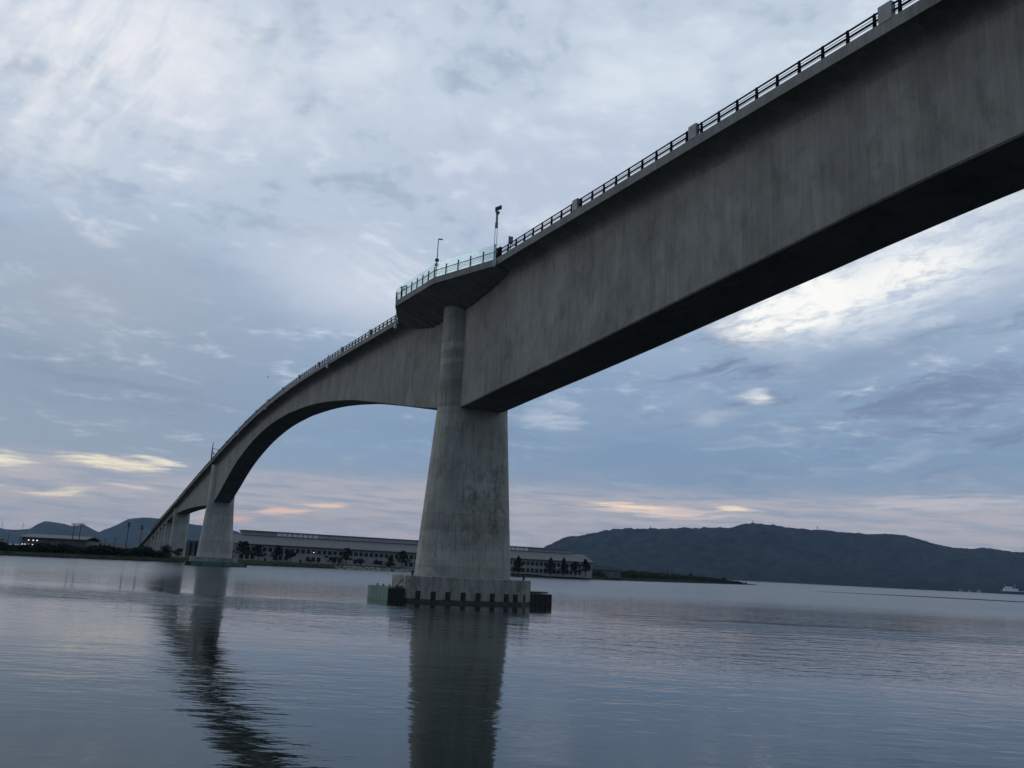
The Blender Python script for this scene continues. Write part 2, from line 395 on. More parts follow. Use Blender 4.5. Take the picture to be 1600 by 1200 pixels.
# ------------------------------------------------------------------ mesh builder
class MB:
    def __init__(self): self.v = []; self.f = []; self.mi = []; self.cur = 0

    def add(self, vs, fs):
        o = len(self.v); self.v += [tuple(p) for p in vs]
        for f in fs: self.f.append([i + o for i in f]); self.mi.append(self.cur)

    def box(self, x0, x1, y0, y1, z0, z1):
        self.add([(x0, y0, z0), (x1, y0, z0), (x1, y1, z0), (x0, y1, z0), (x0, y0, z1), (x1, y0, z1), (x1, y1, z1), (x0, y1, z1)],
                 [(0, 3, 2, 1), (4, 5, 6, 7), (0, 1, 5, 4), (1, 2, 6, 5), (2, 3, 7, 6), (3, 0, 4, 7)])

    def tube(self, pts, rad, n=8, cap=True):
        pts = [Vector(p) for p in pts]
        rs = rad if isinstance(rad, (list, tuple)) else [rad] * len(pts)
        vs = []; fs = []
        for i, p in enumerate(pts):
            a = pts[max(0, i - 1)]; b = pts[min(len(pts) - 1, i + 1)]
            tg = (b - a).normalized()
            up = Vector((0, 0, 1)) if abs(tg.z) < 0.9 else Vector((1, 0, 0))
            u = tg.cross(up).normalized(); v = u.cross(tg)
            for k in range(n):
                an = 2 * pi * (k + 0.5) / n
                vs.append(p + (u * cos(an) + v * sin(an)) * rs[i])
        for i in range(len(pts) - 1):
            for k in range(n):
                a = i * n + k; b = i * n + (k + 1) % n
                fs.append((a, b, b + n, a + n))
        if cap:
            fs.append(tuple(range(n - 1, -1, -1))); fs.append(tuple(range((len(pts) - 1) * n, len(pts) * n)))
        self.add(vs, fs)

    def loft(self, rings, cap=True, closed=True):
        n = len(rings[0]); vs = [p for r_ in rings for p in r_]; fs = []
        for i in range(len(rings) - 1):
            for k in range(n if closed else n - 1):
                a = i * n + k; b = i * n + (k + 1) % n
                fs.append((a, b, b + n, a + n))
        if cap:
            fs.append(tuple(range(n - 1, -1, -1))); fs.append(tuple(range((len(rings) - 1) * n, len(rings) * n)))
        self.add(vs, fs)

    def build(self, name, mats, parent=None, smooth=False):
        me = bpy.data.meshes.new(name); me.from_pydata(self.v, [], self.f)
        mats = mats if isinstance(mats, (list, tuple)) else [mats]
        for m_ in mats: me.materials.append(M[m_])
        if len(mats) > 1: me.polygons.foreach_set('material_index', self.mi)
        if smooth: me.polygons.foreach_set('use_smooth', [True] * len(self.f))
        import bmesh
        bm = bmesh.new(); bm.from_mesh(me); bmesh.ops.recalc_face_normals(bm, faces=bm.faces); bm.to_mesh(me); bm.free()
        me.update()
        o = bpy.data.objects.new(name, me); C.objects.link(o)
        if parent: o.parent = parent
        return o


def tag(o, label=None, cat=None, group=None, kind=None):
    if label: o['label'] = label
    if cat: o['category'] = cat
    if group: o['group'] = group
    if kind: o['kind'] = kind
    return o


def thing(name, label, cat, loc=(0, 0, 0), rz=0.0, group=None):
    o = bpy.data.objects.new(name, None); C.objects.link(o)
    o.empty_display_size = 0.5
    o.location = loc; o.rotation_euler = (0, 0, rz)
    return tag(o, label, cat, group)


def spline(pts):
    pts = sorted(pts); xs = [p[0] for p in pts]; ys = [p[1] for p in pts]; n = len(xs)
    ms = []
    for i in range(n):
        a = max(0, i - 1); b = min(n - 1, i + 1); ms.append((ys[b] - ys[a]) / (xs[b] - xs[a]))

    def f(x):
        x = min(max(x, xs[0]), xs[-1]); i = 0
        while i < n - 2 and x > xs[i + 1]: i += 1
        h = xs[i + 1] - xs[i]; u = (x - xs[i]) / h
        return ((2 * u**3 - 3 * u * u + 1) * ys[i] + (u**3 - 2 * u * u + u) * h * ms[i]
                + (-2 * u**3 + 3 * u * u) * ys[i + 1] + (u**3 - u * u) * h * ms[i + 1])
    return f


def frange(a, b, st):
    n = max(1, int(round((b - a) / st))); return [a + (b - a) * i / n for i in range(n + 1)]


# ================================================================== SETTING
BX, BY, BTH = -8.1139, 126.8452, R(25.7597)      # bridge origin and heading


def bw(s, tt, z=0.0):                             # bridge frame -> world
    return (BX + s * sin(BTH) + tt * cos(BTH), BY - s * cos(BTH) + tt * sin(BTH), z)


# ---- water
wm = bpy.data.materials.new('lake_water'); wm.use_nodes = True
t = NT(wm.node_tree); b = t.n['Principled BSDF']
tc = t.node('ShaderNodeTexCoord').outputs['Object']
b.inputs['Base Color'].default_value = (0.009, 0.016, 0.015, 1)
b.inputs['IOR'].default_value = 1.333
patch = t.noise(t.aniso(tc, -6, 0.006, 0.022), 1.0, 4, 0.55, 0.4)
windy = t.mr(patch, 0.42, 0.66, 0.15, 0.65)
wx, wy, wz = t.sep(tc)
wob = t.m('MULTIPLY', t.m('SUBTRACT', t.noise(t.mapping(tc, sc=(0.02, 0.05, 1)), 1.0, 4, 0.6), 0.5), 1.4)


def gust(cx, cy, rx, ry, rot, amt):
    global windy
    v = t.mapping(tc, loc=(cx, cy, 0), rot=(0, 0, R(rot)), sc=(rx, ry, 1), typ='TEXTURE')
    windy = t.m('ADD', windy, t.m('MULTIPLY', t.mr(t.m('ADD', t.vm('LENGTH', v), wob), 1.15, 0.6), amt))


gust(-28, 92, 32, 13, -8, 1.0)
gust(38, 92, 24, 9, -6, 1.1)
windy = t.m('ADD', windy, t.m('MULTIPLY', t.mr(t.m('ADD', wy, t.m('MULTIPLY', wob, 60.0)), 115.0, 270.0), 1.5))
n1 = t.noise(t.aniso(tc, 6, 0.75, 1.6), 1.0, 3, 0.5, 0.3)
n2 = t.noise(t.aniso(tc, -9, 0.20, 0.40), 1.0, 3, 0.5)
n3 = t.noise(t.aniso(tc, -4, 2.4, 4.6), 1.0, 2, 0.5)
n1, n2, n3 = (t.m('SUBTRACT', q_, 0.5) for q_ in (n1, n2, n3))
hgt = t.m('ADD', t.m('MULTIPLY', n1, 0.054), t.m('MULTIPLY', n2, 0.13))
hgt = t.m('ADD', hgt, t.m('MULTIPLY', n3, 0.009))
hgt = t.m('MULTIPLY', hgt, windy)
t.put(b.inputs['Roughness'], t.mr(wy, 80.0, 280.0, 0.04, 0.23))
bn = t.node('ShaderNodeBump'); bn.inputs['Strength'].default_value = 1.0; bn.inputs['Distance'].default_value = 1.0
t.put(bn.inputs['Height'], hgt); t.l.new(bn.outputs[0], b.inputs['Normal'])
M['lake_water'] = wm
mb = MB()
mb.add([(-11500, -600, 0), (11500, -600, 0), (11500, 11900, 0), (-11500, 11900, 0)], [(0, 1, 2, 3)])
tag(mb.build('water', 'lake_water'), kind='structure')

# ---- far shore ground
shore = [(-900, 250), (-420, 295), (-227, 330), (-201, 347), (-180, 368), (-160, 390), (-121, 425), (-96, 455), (-59, 485), (-32, 510),
         (14, 560), (60, 612), (106, 673), (175, 780), (250, 905), (268, 928)]
mb = MB(); rows = []
tops = []
for i, (x, y) in enumerate(shore):
    u = i / (len(shore) - 1)
    hgt_ = 1.7 if x < 60 else (2.4 if x < 180 else 1.5)
    if i == len(shore) - 1: hgt_ = 0.6
    rows.append((x, y, hgt_))
r0 = []; r1 = []; r2 = []; r3 = []; r4 = []
for i, (x, y, hh) in enumerate(rows):
    nx, ny = (-0.45, 0.9) if i < 14 else (-0.8, 0.6)
    jit = random.uniform(-1, 1)
    r0.append((x - nx * 1.0, y - ny * 1.0, -2)); r1.append((x + nx * 0.8, y + ny * 0.8, 0.55 * min(1, hh)))
    r2.append((x + nx * 7, y + ny * 7, hh + 0.1 * jit)); r3.append((x + nx * 40, y + ny * 40, hh + 0.3))
    if x < 100: r4.append((x - 500 + 0.6 * (x + 900), 1500 + 0.4 * x, 2.2))
    else: r4.append((x - 200 * (280 - x) / 180 - 8, y + 160 * (280 - x) / 180 + 6, -0.5))
mb.loft([r0, r1, r2, r3, r4], cap=False, closed=False)
tag(mb.build('ground', 'grass_bank'), kind='structure')


# ---- far mountains (terrain)
def ridge_fn(pts):
    def f(x):
        if x <= pts[0][0]: return pts[0][1] - (pts[0][0] - x) * 0.12
        if x >= pts[-1][0]: return pts[-1][1] - (x - pts[-1][0]) * 0.10
        for (a, za), (b_, zb) in zip(pts, pts[1:]):
            if a <= x <= b_: return za + (zb - za) * (x - a) / (b_ - a)
    return f


def hills(name, ridge, Y, y0, y1, x0, x1, nx, nv, m_, spur, tree, seed, foot=-6):
    f = ridge_fn(ridge); mb = MB(); rings = []
    for j in range(nv + 1):
        yy = y0 + (Y - y0) * (j / (nv * 0.75)) if j <= nv * 0.75 else Y + (y1 - Y) * ((j - nv * 0.75) / (nv * 0.25))
        u = (yy - y0) / (Y - y0) if yy <= Y else (y1 - yy) / (y1 - Y)
        ring = []
        for i in range(nx + 1):
            xr = x0 + (x1 - x0) * i / nx
            x = xr * yy / Y
            h_ = max(f(xr), 0)
            k = 4 * u * (1 - u)
            nz = MN.fractal(Vector((xr * 0.0016 + seed, yy * 0.0007, seed)), 0.9, 2.1, 5)
            nz2 = MN.fractal(Vector((xr * 0.006 + seed, yy * 0.0025, 3.0)), 0.9, 2.1, 4)
            prof = u ** (0.95 + 0.25 * nz) if u > 0 else 0
            z = h_ * prof * (1 + spur * k * nz + 0.25 * spur * k * nz2)
            z = min(z, h_ * yy / Y * 0.995 if u < 1 else h_) if yy < Y else z
            z += 0.8 * tree * MN.noise(Vector((x * 0.011, yy * 0.006, seed))) * min(1, z / 30.0 if z > 0 else 0)
            z += tree * MN.noise(Vector((x * 0.03, yy * 0.012, seed * 3))) * min(1, z / 30.0 if z > 0 else 0)
            ring.append((x, yy, z + (foot if u <= 0 else 0)))
        rings.append(ring)
    mb.loft(rings, cap=False, closed=False)
    return tag(mb.build(name, m_, smooth=True), kind='structure')


rm = [(-250, 0), (60, 15), (175, 50), (345, 195), (487, 273), (642, 296), (755, 327), (898, 363), (1012, 371), (1098, 365), (1184, 377),
      (1327, 378), (1442, 400), (1515, 391), (1642, 407), (1801, 412), (1929, 442), (2016, 462), (2159, 458), (2282, 442), (2407, 440),
      (2501, 426), (2584, 440), (2694, 428), (2829, 419), (2967, 418), (3132, 424), (3242, 426), (3350, 400), (3483, 367), (3607, 350),
      (3756, 337), (3852, 352), (4017, 350), (4125, 335), (4220, 329), (4633, 293), (5246, 197), (6200, 120)]
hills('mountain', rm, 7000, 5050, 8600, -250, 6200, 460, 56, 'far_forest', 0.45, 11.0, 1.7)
lm = [(-7200, 20), (-6340, 51), (-5943, 175), (-5519, 161), (-5462, 152), (-5324, 150), (-5192, 165), (-5129, 208), (-5051, 254), (-4990, 250),
      (-4830, 237), (-4742, 213), (-4607, 234), (-4532, 203), (-4439, 162), (-4341, 212), (-4249, 252), (-4152, 312), (-4105, 328),
      (-3967, 349), (-3790, 344), (-3475, 304), (-3340, 292), (-3148, 271), (-3002, 265), (-2854, 223), (-2500, 137), (-2138, 60), (-1700, 10)]
lm = [(x, 162 - (162 - z) * 1.0 if z < 162 else z + 6) for x, z in lm]
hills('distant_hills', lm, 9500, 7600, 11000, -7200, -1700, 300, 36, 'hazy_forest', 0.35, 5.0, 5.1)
fh = [(1400, 6), (1700, 8), (1793, 14), (1857, 42), (1916, 57), (1960, 51), (2011, 24), (2100, 20), (2255, 40), (2418, 55), (2613, 52), (2700, 44),
      (2845, 58), (3002, 84), (3299, 104), (3800, 120)]
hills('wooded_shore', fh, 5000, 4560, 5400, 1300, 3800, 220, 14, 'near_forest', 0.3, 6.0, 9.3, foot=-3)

# ================================================================== THE BRIDGE
bridge = thing('concrete_bridge', 'tall grey concrete box girder bridge on tapered piers, climbing steeply over the water', 'bridge', (BX, BY, 0), BTH - pi / 2)
rail_z = spline([(165, 37.2), (120, 40.2), (85, 42.0), (69, 42.7), (51.5, 43.4), (32, 44.2), (0, 45.4), (-16.5, 46.1), (-32.5, 46.8), (-51.5, 47.65),
                 (-71, 48.4), (-90, 49.0), (-110, 49.25), (-132, 49.1), (-151, 48.75), (-171, 47.95), (-201, 46.3), (-228, 44.6), (-255, 42.6),
                 (-292, 40.0), (-342, 36.2), (-404, 31.5), (-502, 24.3), (-570, 18.4), (-647, 12.4), (-720, 7.5)])
soff_z = spline([(165, 32.0), (120, 31.2), (90, 30.35), (84, 30.2), (76, 29.85), (70, 29.5), (62, 29.1), (41, 27.95), (20, 27.0), (10, 26.55), (6, 26.7),
                 (0, 27.7), (-6.4, 28.7), (-24.5, 32.05), (-36, 34.2), (-53, 37.1), (-80, 40.45), (-107, 42.4), (-122, 42.85), (-137, 42.85), (-152, 42.2),
                 (-166, 41.1), (-180, 39.4), (-197, 36.7), (-212, 33.3), (-224, 30.1), (-237, 26.9), (-246, 25.0), (-252, 24.4), (-277, 24.9),
                 (-310, 25.7), (-343, 26.1), (-375, 26.1), (-397, 25.9), (-412, 25.6), (-440, 24.2), (-476, 21.8), (-502, 19.7), (-570, 13.7), (-647, 7.8), (-720, 3)])
HW, WB = 5.65, 3.25
SA = frange(-720, 165, 2.5)
# girder: web tops tuck under the deck slab
rings = []
for s in SA:
    zf = rail_z(s) - 2.0; zb = soff_z(s); ch = 0.12
    rings.append([(s, -WB, zf - 0.46), (s, -WB, zb + ch), (s, -WB + ch, zb), (s, WB - ch, zb), (s, WB, zb + ch), (s, WB, zf - 0.46)])
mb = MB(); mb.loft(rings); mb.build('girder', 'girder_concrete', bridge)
rings = []
for s in SA:
    z = rail_z(s); zf = z - 2.0
    rings.append([(s, -HW, z - 1.1), (s, -HW, zf), (s, -HW + 0.5, zf + 0.04), (s, -WB - 0.95, zf - 0.25), (s, -WB - 0.45, zf - 0.45), (s, -WB - 0.16, zf - 0.75), (s, -WB - 0.04, zf - 1.05), (s, -WB + 0.02, zf - 1.3), (s, WB - 0.02, zf - 1.3), (s, WB + 0.04, zf - 1.05), (s, WB + 0.45, zf - 0.45),
                  (s, HW - 0.5, zf + 0.04), (s, HW, zf), (s, HW, z - 1.1), (s, HW - 0.45, z - 1.1), (s, HW - 0.45, z - 1.4), (s, -HW + 0.45, z - 1.4), (s, -HW + 0.45, z - 1.1)])
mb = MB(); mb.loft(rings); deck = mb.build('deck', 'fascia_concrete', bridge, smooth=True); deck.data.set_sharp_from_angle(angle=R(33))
rings = [[(s, -HW + 0.46, rail_z(s) - 1.396), (s, HW - 0.46, rail_z(s) - 1.396), (s, HW - 0.46, rail_z(s) - 1.39), (s, -HW + 0.46, rail_z(s) - 1.39)] for s in SA]
mb = MB(); mb.loft(rings); mb.build('roadway', 'asphalt', bridge)


# piers: rounded ends across the bridge, tapering upwards
def stadium(c, a, bb, z, n=14):
    out = []
    for k in range(n + 1):
        an = -pi / 2 + pi * k / n; out.append((c + bb * sin(an), a - bb + bb * cos(an), z))
    for k in range(n + 1):
        an = pi / 2 + pi * k / n; out.append((c + bb * sin(an), -(a - bb) + bb * cos(an), z))
    return out


def pier(c, a0, b0, z0, a1, b1, z1, ztop, m_, name='pier'):
    mb = MB(); rings = []
    for k in range(9):
        u = k / 8; rings.append(stadium(c, a0 + (a1 - a0) * u, b0 + (b1 - b0) * u, z0 + (z1 - z0) * u))
    if ztop: rings.append(stadium(c, a1, b1, z1 + 0.12)); rings.append(stadium(c, a1 - 0.03, b1, ztop))
    mb.loft(rings)
    o = mb.build(name, m_, bridge, smooth=True)
    o.data.set_sharp_from_angle(angle=R(35))
    return o


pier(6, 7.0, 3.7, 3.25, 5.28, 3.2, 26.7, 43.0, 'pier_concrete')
pier(-249, 6.9, 3.7, 3.25, 5.25, 3.2, 25.0, 40.2, 'approach_concrete')
pier(-405, 4.5, 1.9, 1.2, 4.5, 1.9, 25.75, 28.8, 'approach_concrete')
for s in (-462, -486, -512, -540, -570, -600, -630):
    pier(s, 3.9, 1.3, 1.2, 3.7, 1.2, soff_z(s) - 0.02, None, 'approach_concrete')


def footing(c, a, hl, ztop, slots=False):
    mb = MB(); e = 2.6
    def ring(z, i=0.0):
        A = a - i; L = hl - i
        return [(c - L, -A + e, z), (c - L + e, -A, z), (c + L - e, -A, z), (c + L, -A + e, z), (c + L, A - e, z), (c + L - e, A, z), (c - L + e, A, z), (c - L, A - e, z)]
    mb.loft([ring(-3), ring(0.40)], cap=False)
    mb.cur = 1
    mb.loft([ring(0.40), ring(ztop - 0.06), ring(ztop, 0.06)], cap=False)
    n = 8; o = len(mb.v); mb.add(ring(ztop, 0.06), [tuple(range(8))])
    ft = mb.build('footing', ['wet_concrete', 'footing_concrete'], bridge)
    return ft


ft = footing(6, 9.3, 5.3, 3.3)
SLOTS = [(10.07, -7.93, -pi / 4)] + [(11.3, ty, 0.0) for ty in (-6.28, -4.22, -2.04, 0.12, 2.2, 4.3, 5.66)] + [(10.72, 7.28, pi / 4)]  # dark boxes on the footing face stand for its slots
for sx, ty, an in SLOTS:
    mb = MB(); wd = 0.33
    mb.box(-0.05, 0.10, -wd, wd, 0.40, 1.42)
    mb.cur = 1; mb.box(0.098, 0.15, -wd + 0.16, wd - 0.16, 0.46, 1.36)
    mb.v = [(sx + x_ * cos(an) - y_ * sin(an), ty + x_ * sin(an) + y_ * cos(an), z_) for x_, y_, z_ in mb.v]
    mb.build('footing_slot', ['slot_rib_black', 'fender_dark'], ft)
for s_, t_ in ((8.2, -8.2), (8.4, 8.3)):
    mb = MB(); mb.tube([(s_, t_, 3.28), (s_, t_, 3.75)], 0.16, 10); mb.tube([(s_, t_, 3.73), (s_, t_, 3.95)], [0.27, 0.25], 10)
    mb.build('bollard', 'pole_dark', ft)
footing(-249, 9.0, 5.2, 3.3)

# ---- railing on the visible side and on the far side
XEND = 23.7; XSTART = -14.6


def along(a, b, tt, dz, rad, mb, st=2.2):
    mb.tube([(s, tt, rail_z(s) + dz) for s in frange(a, b, st)], rad, 6)


mb = MB()
for a, b_ in ((XEND + 1.2, 165), (-560, XSTART - 0.3)):
    for dz, rr in ((-0.06, 0.075), (-0.32, 0.028), (-0.56, 0.085), (-0.74, 0.025)):
        along(a, b_, -HW + 0.2, dz, rr, mb)
for dz, rr in ((-0.06, 0.07), (-0.56, 0.08)):
    along(-560, 165, HW - 0.2, dz, rr, mb, 5)
railing = mb.build('railing', 'dark_rail', bridge)
panels = [43.65 + 20 * k for k in range(0, 4)] + [-31.6 - 20 * k for k in range(0, 18)]
posts = []
for p0 in panels:
    for k in range(9): posts.append(p0 + 1.0 + 2.25 * k)
for k in range(9): posts.append(43.65 - 19 + 2.25 * k)
posts = sorted(set(round(s, 3) for s in posts if (s > XEND + 1.3 or s < XSTART - 0.6)))
posts = [s for s in posts if min(abs(s - q) for q in panels) > 0.5]


def post_mesh(mb, s, tt=-HW + 0.2):
    z = rail_z(s)
    mb.add([(s + dx_ * 0.09, tt + dy_, z + zz) for zz, dd in ((-1.12, 0.12), (-0.5, 0.08), (0.02, 0.06)) for dx_, dy_ in ((-1, -dd), (1, -dd), (1, dd), (-1, dd))],
           [(0, 1, 5, 4), (1, 2, 6, 5), (2, 3, 7, 6), (3, 0, 4, 7), (4, 5, 9, 8), (5, 6, 10, 9), (6, 7, 11, 10), (7, 4, 8, 11), (8, 9, 10, 11)])


vis = sorted([s for s in posts if s < 96], key=lambda s: -s)
for s in vis[:100]:
    mb = MB(); post_mesh(mb, s); mb.build('rail_post', 'dark_rail', railing)
mb = MB()
for s in vis[100:] + [s for s in posts if s >= 96]: post_mesh(mb, s)
for s in frange(-560, 165, 2.5): post_mesh(mb, s, HW - 0.2)
tag(mb.build('rail_post', 'dark_rail', railing), kind='stuff')
for s in panels:
    z = rail_z(s); g = (rail_z(s + 0.5) - rail_z(s - 0.5))
    mb = MB(); x0, x1 = s - 0.52, s + 0.52
    mb.add([(x, y, z + (x - s) * g + dz) for dz in (-1.16, 0.12) for x, y in ((x0, -HW - 0.04), (x1, -HW - 0.04), (x1, -HW + 0.36), (x0, -HW + 0.36))],
           [(0, 3, 2, 1), (4, 5, 6, 7), (0, 1, 5, 4), (1, 2, 6, 5), (2, 3, 7, 6), (3, 0, 4, 7)])
    mb.build('rail_panel', 'grey_panel', railing)
# white marker pipes clamped over the edge of the deck
for s in (-15.4, -61.7, -133.0, -182.0):
    z = rail_z(s); mb = MB()
    mb.tube([(s, -HW - 0.16, z + 0.15), (s, -HW - 0.16, z - 2.1)], 0.13, 8)
    mb.box(s - 0.2, s + 0.2, -HW - 0.40, -HW - 0.02, z - 2.75, z - 2.0)
    mb.box(s - 0.1, s + 0.1, -HW - 0.16, -HW + 0.02, z - 1.3, z - 1.15)
    mb.build('marker_pipe', 'white_pipe', bridge)

# ---- viewing platform
plat_pts = [(23.7, -5.60), (11.1, -9.25), (-4.3, -9.65), (-14.6, -5.60)]


def edge(n):
    out = []
    for i in range(len(plat_pts) - 1):
        (s0, t0), (s1, t1) = plat_pts[i], plat_pts[i + 1]
        for k in range(n):
            u = k / n; out.append((s0 + (s1 - s0) * u, t0 + (t1 - t0) * u))
    out.append(plat_pts[-1]); return out


ed = edge(10)
mb = MB(); rings = []
for s, tt in ed:
    z = rail_z(s); ext = max(0.0, -tt - HW)
    drop = 2.0 + 0.34 + 0.42 * ext
    rings.append([(s, tt, z - 1.1), (s, tt, z - 2.0), (s, tt + min(0.35, 0.2 + ext), z - 2.03 - 0.03), (s, -WB - 0.3, z - drop - 0.2), (s, -WB + 0.2, z - drop - 0.25), (s, -WB + 0.2, z - 1.405), (s, tt + 0.4, z - 1.405), (s, tt + 0.4, z - 1.1)])
mb.loft(rings)
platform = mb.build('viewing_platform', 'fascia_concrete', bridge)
mb = MB()
for k in range(1, 18):
    s = 23.7 - 38.3 * k / 18
    tt = None
    for (s0, t0), (s1, t1) in zip(plat_pts, plat_pts[1:]):
        if s1 <= s <= s0: tt = t0 + (t1 - t0) * (s - s0) / (s1 - s0)
    z = rail_z(s); ext = -tt - HW
    if ext < 0.8: continue
    dp = 2.0 + 0.34 + 0.42 * ext
    pr = [(tt + 0.5, z - 2.0), (tt + 0.5, z - 2.14), (-WB - 0.05, z - dp - 0.42), (-WB - 0.05, z - dp - 0.1)]
    mb.loft([[(s - 0.16, y, zz) for y, zz in pr], [(s + 0.16, y, zz) for y, zz in pr]])
mb.build('bracket', 'girder_concrete', platform)
# glass screen with posts
def seg_pts(i, n):
    (s0, t0), (s1, t1) = plat_pts[i], plat_pts[i + 1]
    return [(s0 + (s1 - s0) * k / n, t0 + (t1 - t0) * k / n + 0.14) for k in range(n + 1)]


segs = [seg_pts(0, 5), seg_pts(1, 7), seg_pts(2, 4)]
for sp in segs:
    for (s0, t0), (s1, t1) in zip(sp, sp[1:]):
        mb = MB(); dt = Vector((t1 - t0, -(s1 - s0))).normalized() * 0.012
        u0, u1 = 0.02, 0.98
        a = (s0 + (s1 - s0) * u0, t0 + (t1 - t0) * u0); b_ = (s0 + (s1 - s0) * u1, t0 + (t1 - t0) * u1)
        vs = []
        for dz in (-1.04, 1.0):
            for (p, q) in ((a, 1), (b_, 1), (b_, -1), (a, -1)):
                vs.append((p[0] + dt.x * q, p[1] + dt.y * q, rail_z(p[0]) + dz))
        mb.add(vs, [(0, 1, 2, 3), (4, 5, 6, 7), (0, 1, 5, 4), (1, 2, 6, 5), (2, 3, 7, 6), (3, 0, 4, 7)])
        mb.build('glass_panel', 'screen_glass', platform)
for si, sp in enumerate(segs):
    for k, (s, tt) in enumerate(sp):
        if si and k == 0: continue
        mb = MB(); z = rail_z(s); tt -= 0.09
        mb.box(s - 0.055, s + 0.055, tt - 0.07, tt + 0.07, z - 1.1, z + 0.42)
        mb.build('screen_post', 'dark_rail', platform)
mb = MB()
for dz, rr in ((-0.1, 0.055), (-0.34, 0.018), (-0.55, 0.018), (-0.76, 0.018)):
    for sp in segs: mb.tube([(s, tt - 0.09, rail_z(s) + dz) for s, tt in sp], rr, 6)
mb.build('handrail', 'dark_rail', platform)
mb = MB(); z = rail_z(23.9); mb.box(23.6, 24.8, -5.62, -5.30, z - 1.1, z + 0.2); mb.build('end_panel', 'dark_rail', platform)

# ---- things standing on the bridge
def on_deck(s, tt): return bw(s, tt, rail_z(s) - 1.1)


p = Vector(on_deck(11.1, -8.95))
o = thing('street_lamp', 'slim grey street lamp with two round discs, at the corner of the glass-screened viewing platform', 'street lamp', p, R(12))
mb = MB(); mb.tube([(0, 0, 0), (0, 0, 5.75)], [0.085, 0.055], 10); mb.box(-0.15, 0.15, -0.15, 0.15, 0, 0.06); mb.tube([(0, 0, 5.7), (0.12, 0, 5.74)], 0.05, 8); mb.build('pole', 'grey_steel', o)
mb = MB(); mb.loft([[(0.05, -0.09, 5.66), (0.05, 0.09, 5.66), (0.05, 0.07, 5.84), (0.05, -0.07, 5.84)], [(0.62, -0.12, 5.70), (0.62, 0.12, 5.70), (0.62, 0.09, 5.80), (0.62, -0.09, 5.80)]])
mb.build('lamp_head', 'grey_steel', o)
for zz, m_ in ((2.55, 'pole_dark'), (1.85, 'grey_panel')):
    mb = MB(); mb.tube([(-0.02, -0.10, zz), (-0.02, -0.17, zz)], 0.29, 20); mb.box(-0.04, 0.04, -0.11, 0.0, zz - 0.04, zz + 0.04)
    mb.build('round_disc', m_, o)

p = Vector(bw(23.95, -5.95, 0))
o = thing('camera_mast', 'tall double-rod mast with a hooded camera on top, at the right end of the platform', 'camera mast', p, R(5))
zb_ = 42.4
mb = MB(); mb.tube([(0, 0, zb_ + 0.7), (0, 0, zb_ + 2.8)], 0.13, 10); mb.box(0.02, 0.42, -0.04, 0.04, zb_ + 1.75, zb_ + 1.9); mb.build('pipe', 'white_pipe', o)
mb = MB(); mb.box(-0.12, 0.26, -0.2, 0.2, zb_ - 0.1, zb_ + 0.75); mb.box(-0.22, -0.1, -0.1, 0.1, zb_ + 0.25, zb_ + 0.5); mb.tube([(0.05, 0, zb_ - 0.1), (0.05, 0, zb_ - 0.22)], 0.12, 10); mb.build('junction_box', 'white_pipe', o)
for dx_ in (-0.08, 0.19):
    mb = MB(); mb.tube([(dx_, 0, zb_ + 2.6), (dx_, 0, zb_ + 5.3)], 0.038, 8); mb.build('rod', 'grey_steel', o)
mb = MB(); mb.tube([(0.05, 0, zb_ + 5.1), (0.05, 0, zb_ + 5.75)], 0.20, 12); mb.tube([(0.06, 0, zb_ + 5.72), (0.06, 0, zb_ + 6.95)], 0.145, 12)
mb.tube([(0.08, 0, zb_ + 6.9), (0.12, 0, zb_ + 7.15), (0.12, 0, zb_ + 7.3)], [0.16, 0.28, 0.26], 12); mb.build('sleeve', 'grey_steel', o)
mb = MB(); mb.loft([[(-0.22, -0.16, zb_ + 7.35), (-0.22, 0.16, zb_ + 7.35), (-0.24, 0.16, zb_ + 7.8), (-0.24, -0.16, zb_ + 7.8)], [(0.62, -0.18, zb_ + 7.78), (0.62, 0.18, zb_ + 7.78), (0.58, 0.18, zb_ + 8.22), (0.58, -0.18, zb_ + 8.22)]])
mb.tube([(-0.14, 0, zb_ + 7.5), (-0.02, 0, zb_ + 7.15)], 0.1, 8); mb.build('camera_hood', 'pole_dark', o)

p = Vector(on_deck(26.9, -5.15))
o = thing('sign_board', 'small dark square sign behind the railing, right of the camera mast', 'sign', p, R(18))
mb = MB(); mb.tube([(0, 0, -0.1), (0, 0, 1.3)], 0.05, 8); mb.build('post', 'dark_rail', o)
mb = MB(); mb.box(-0.28, 0.28, -0.05, 0.05, 1.2, 2.15); mb.build('board', 'pole_dark', o)
mb = MB(); mb.box(-0.2, 0.2, -0.068, -0.05, 1.32, 2.03); mb.build('board_face', 'grey_steel', o)

p = Vector(on_deck(-2.6, -9.25))
o = thing('floodlight', 'short floodlight behind the glass screen at the left end of the viewing platform', 'floodlight', p, R(10))
mb = MB(); mb.tube([(0, 0, 0), (0, 0, 1.75)], 0.07, 8); mb.build('post', 'pole_dark', o)
mb = MB(); mb.loft([[(-0.34, -0.15, 1.72), (-0.34, 0.15, 1.72), (-0.34, 0.15, 1.86), (-0.34, -0.15, 1.86)], [(0.50, -0.18, 2.0), (0.50, 0.18, 2.0), (0.46, 0.18, 2.22), (0.46, -0.18, 2.22)]])
mb.box(0.1, 0.4, -0.1, 0.1, 1.55, 1.75); mb.build('lamp_head', 'grey_steel', o)

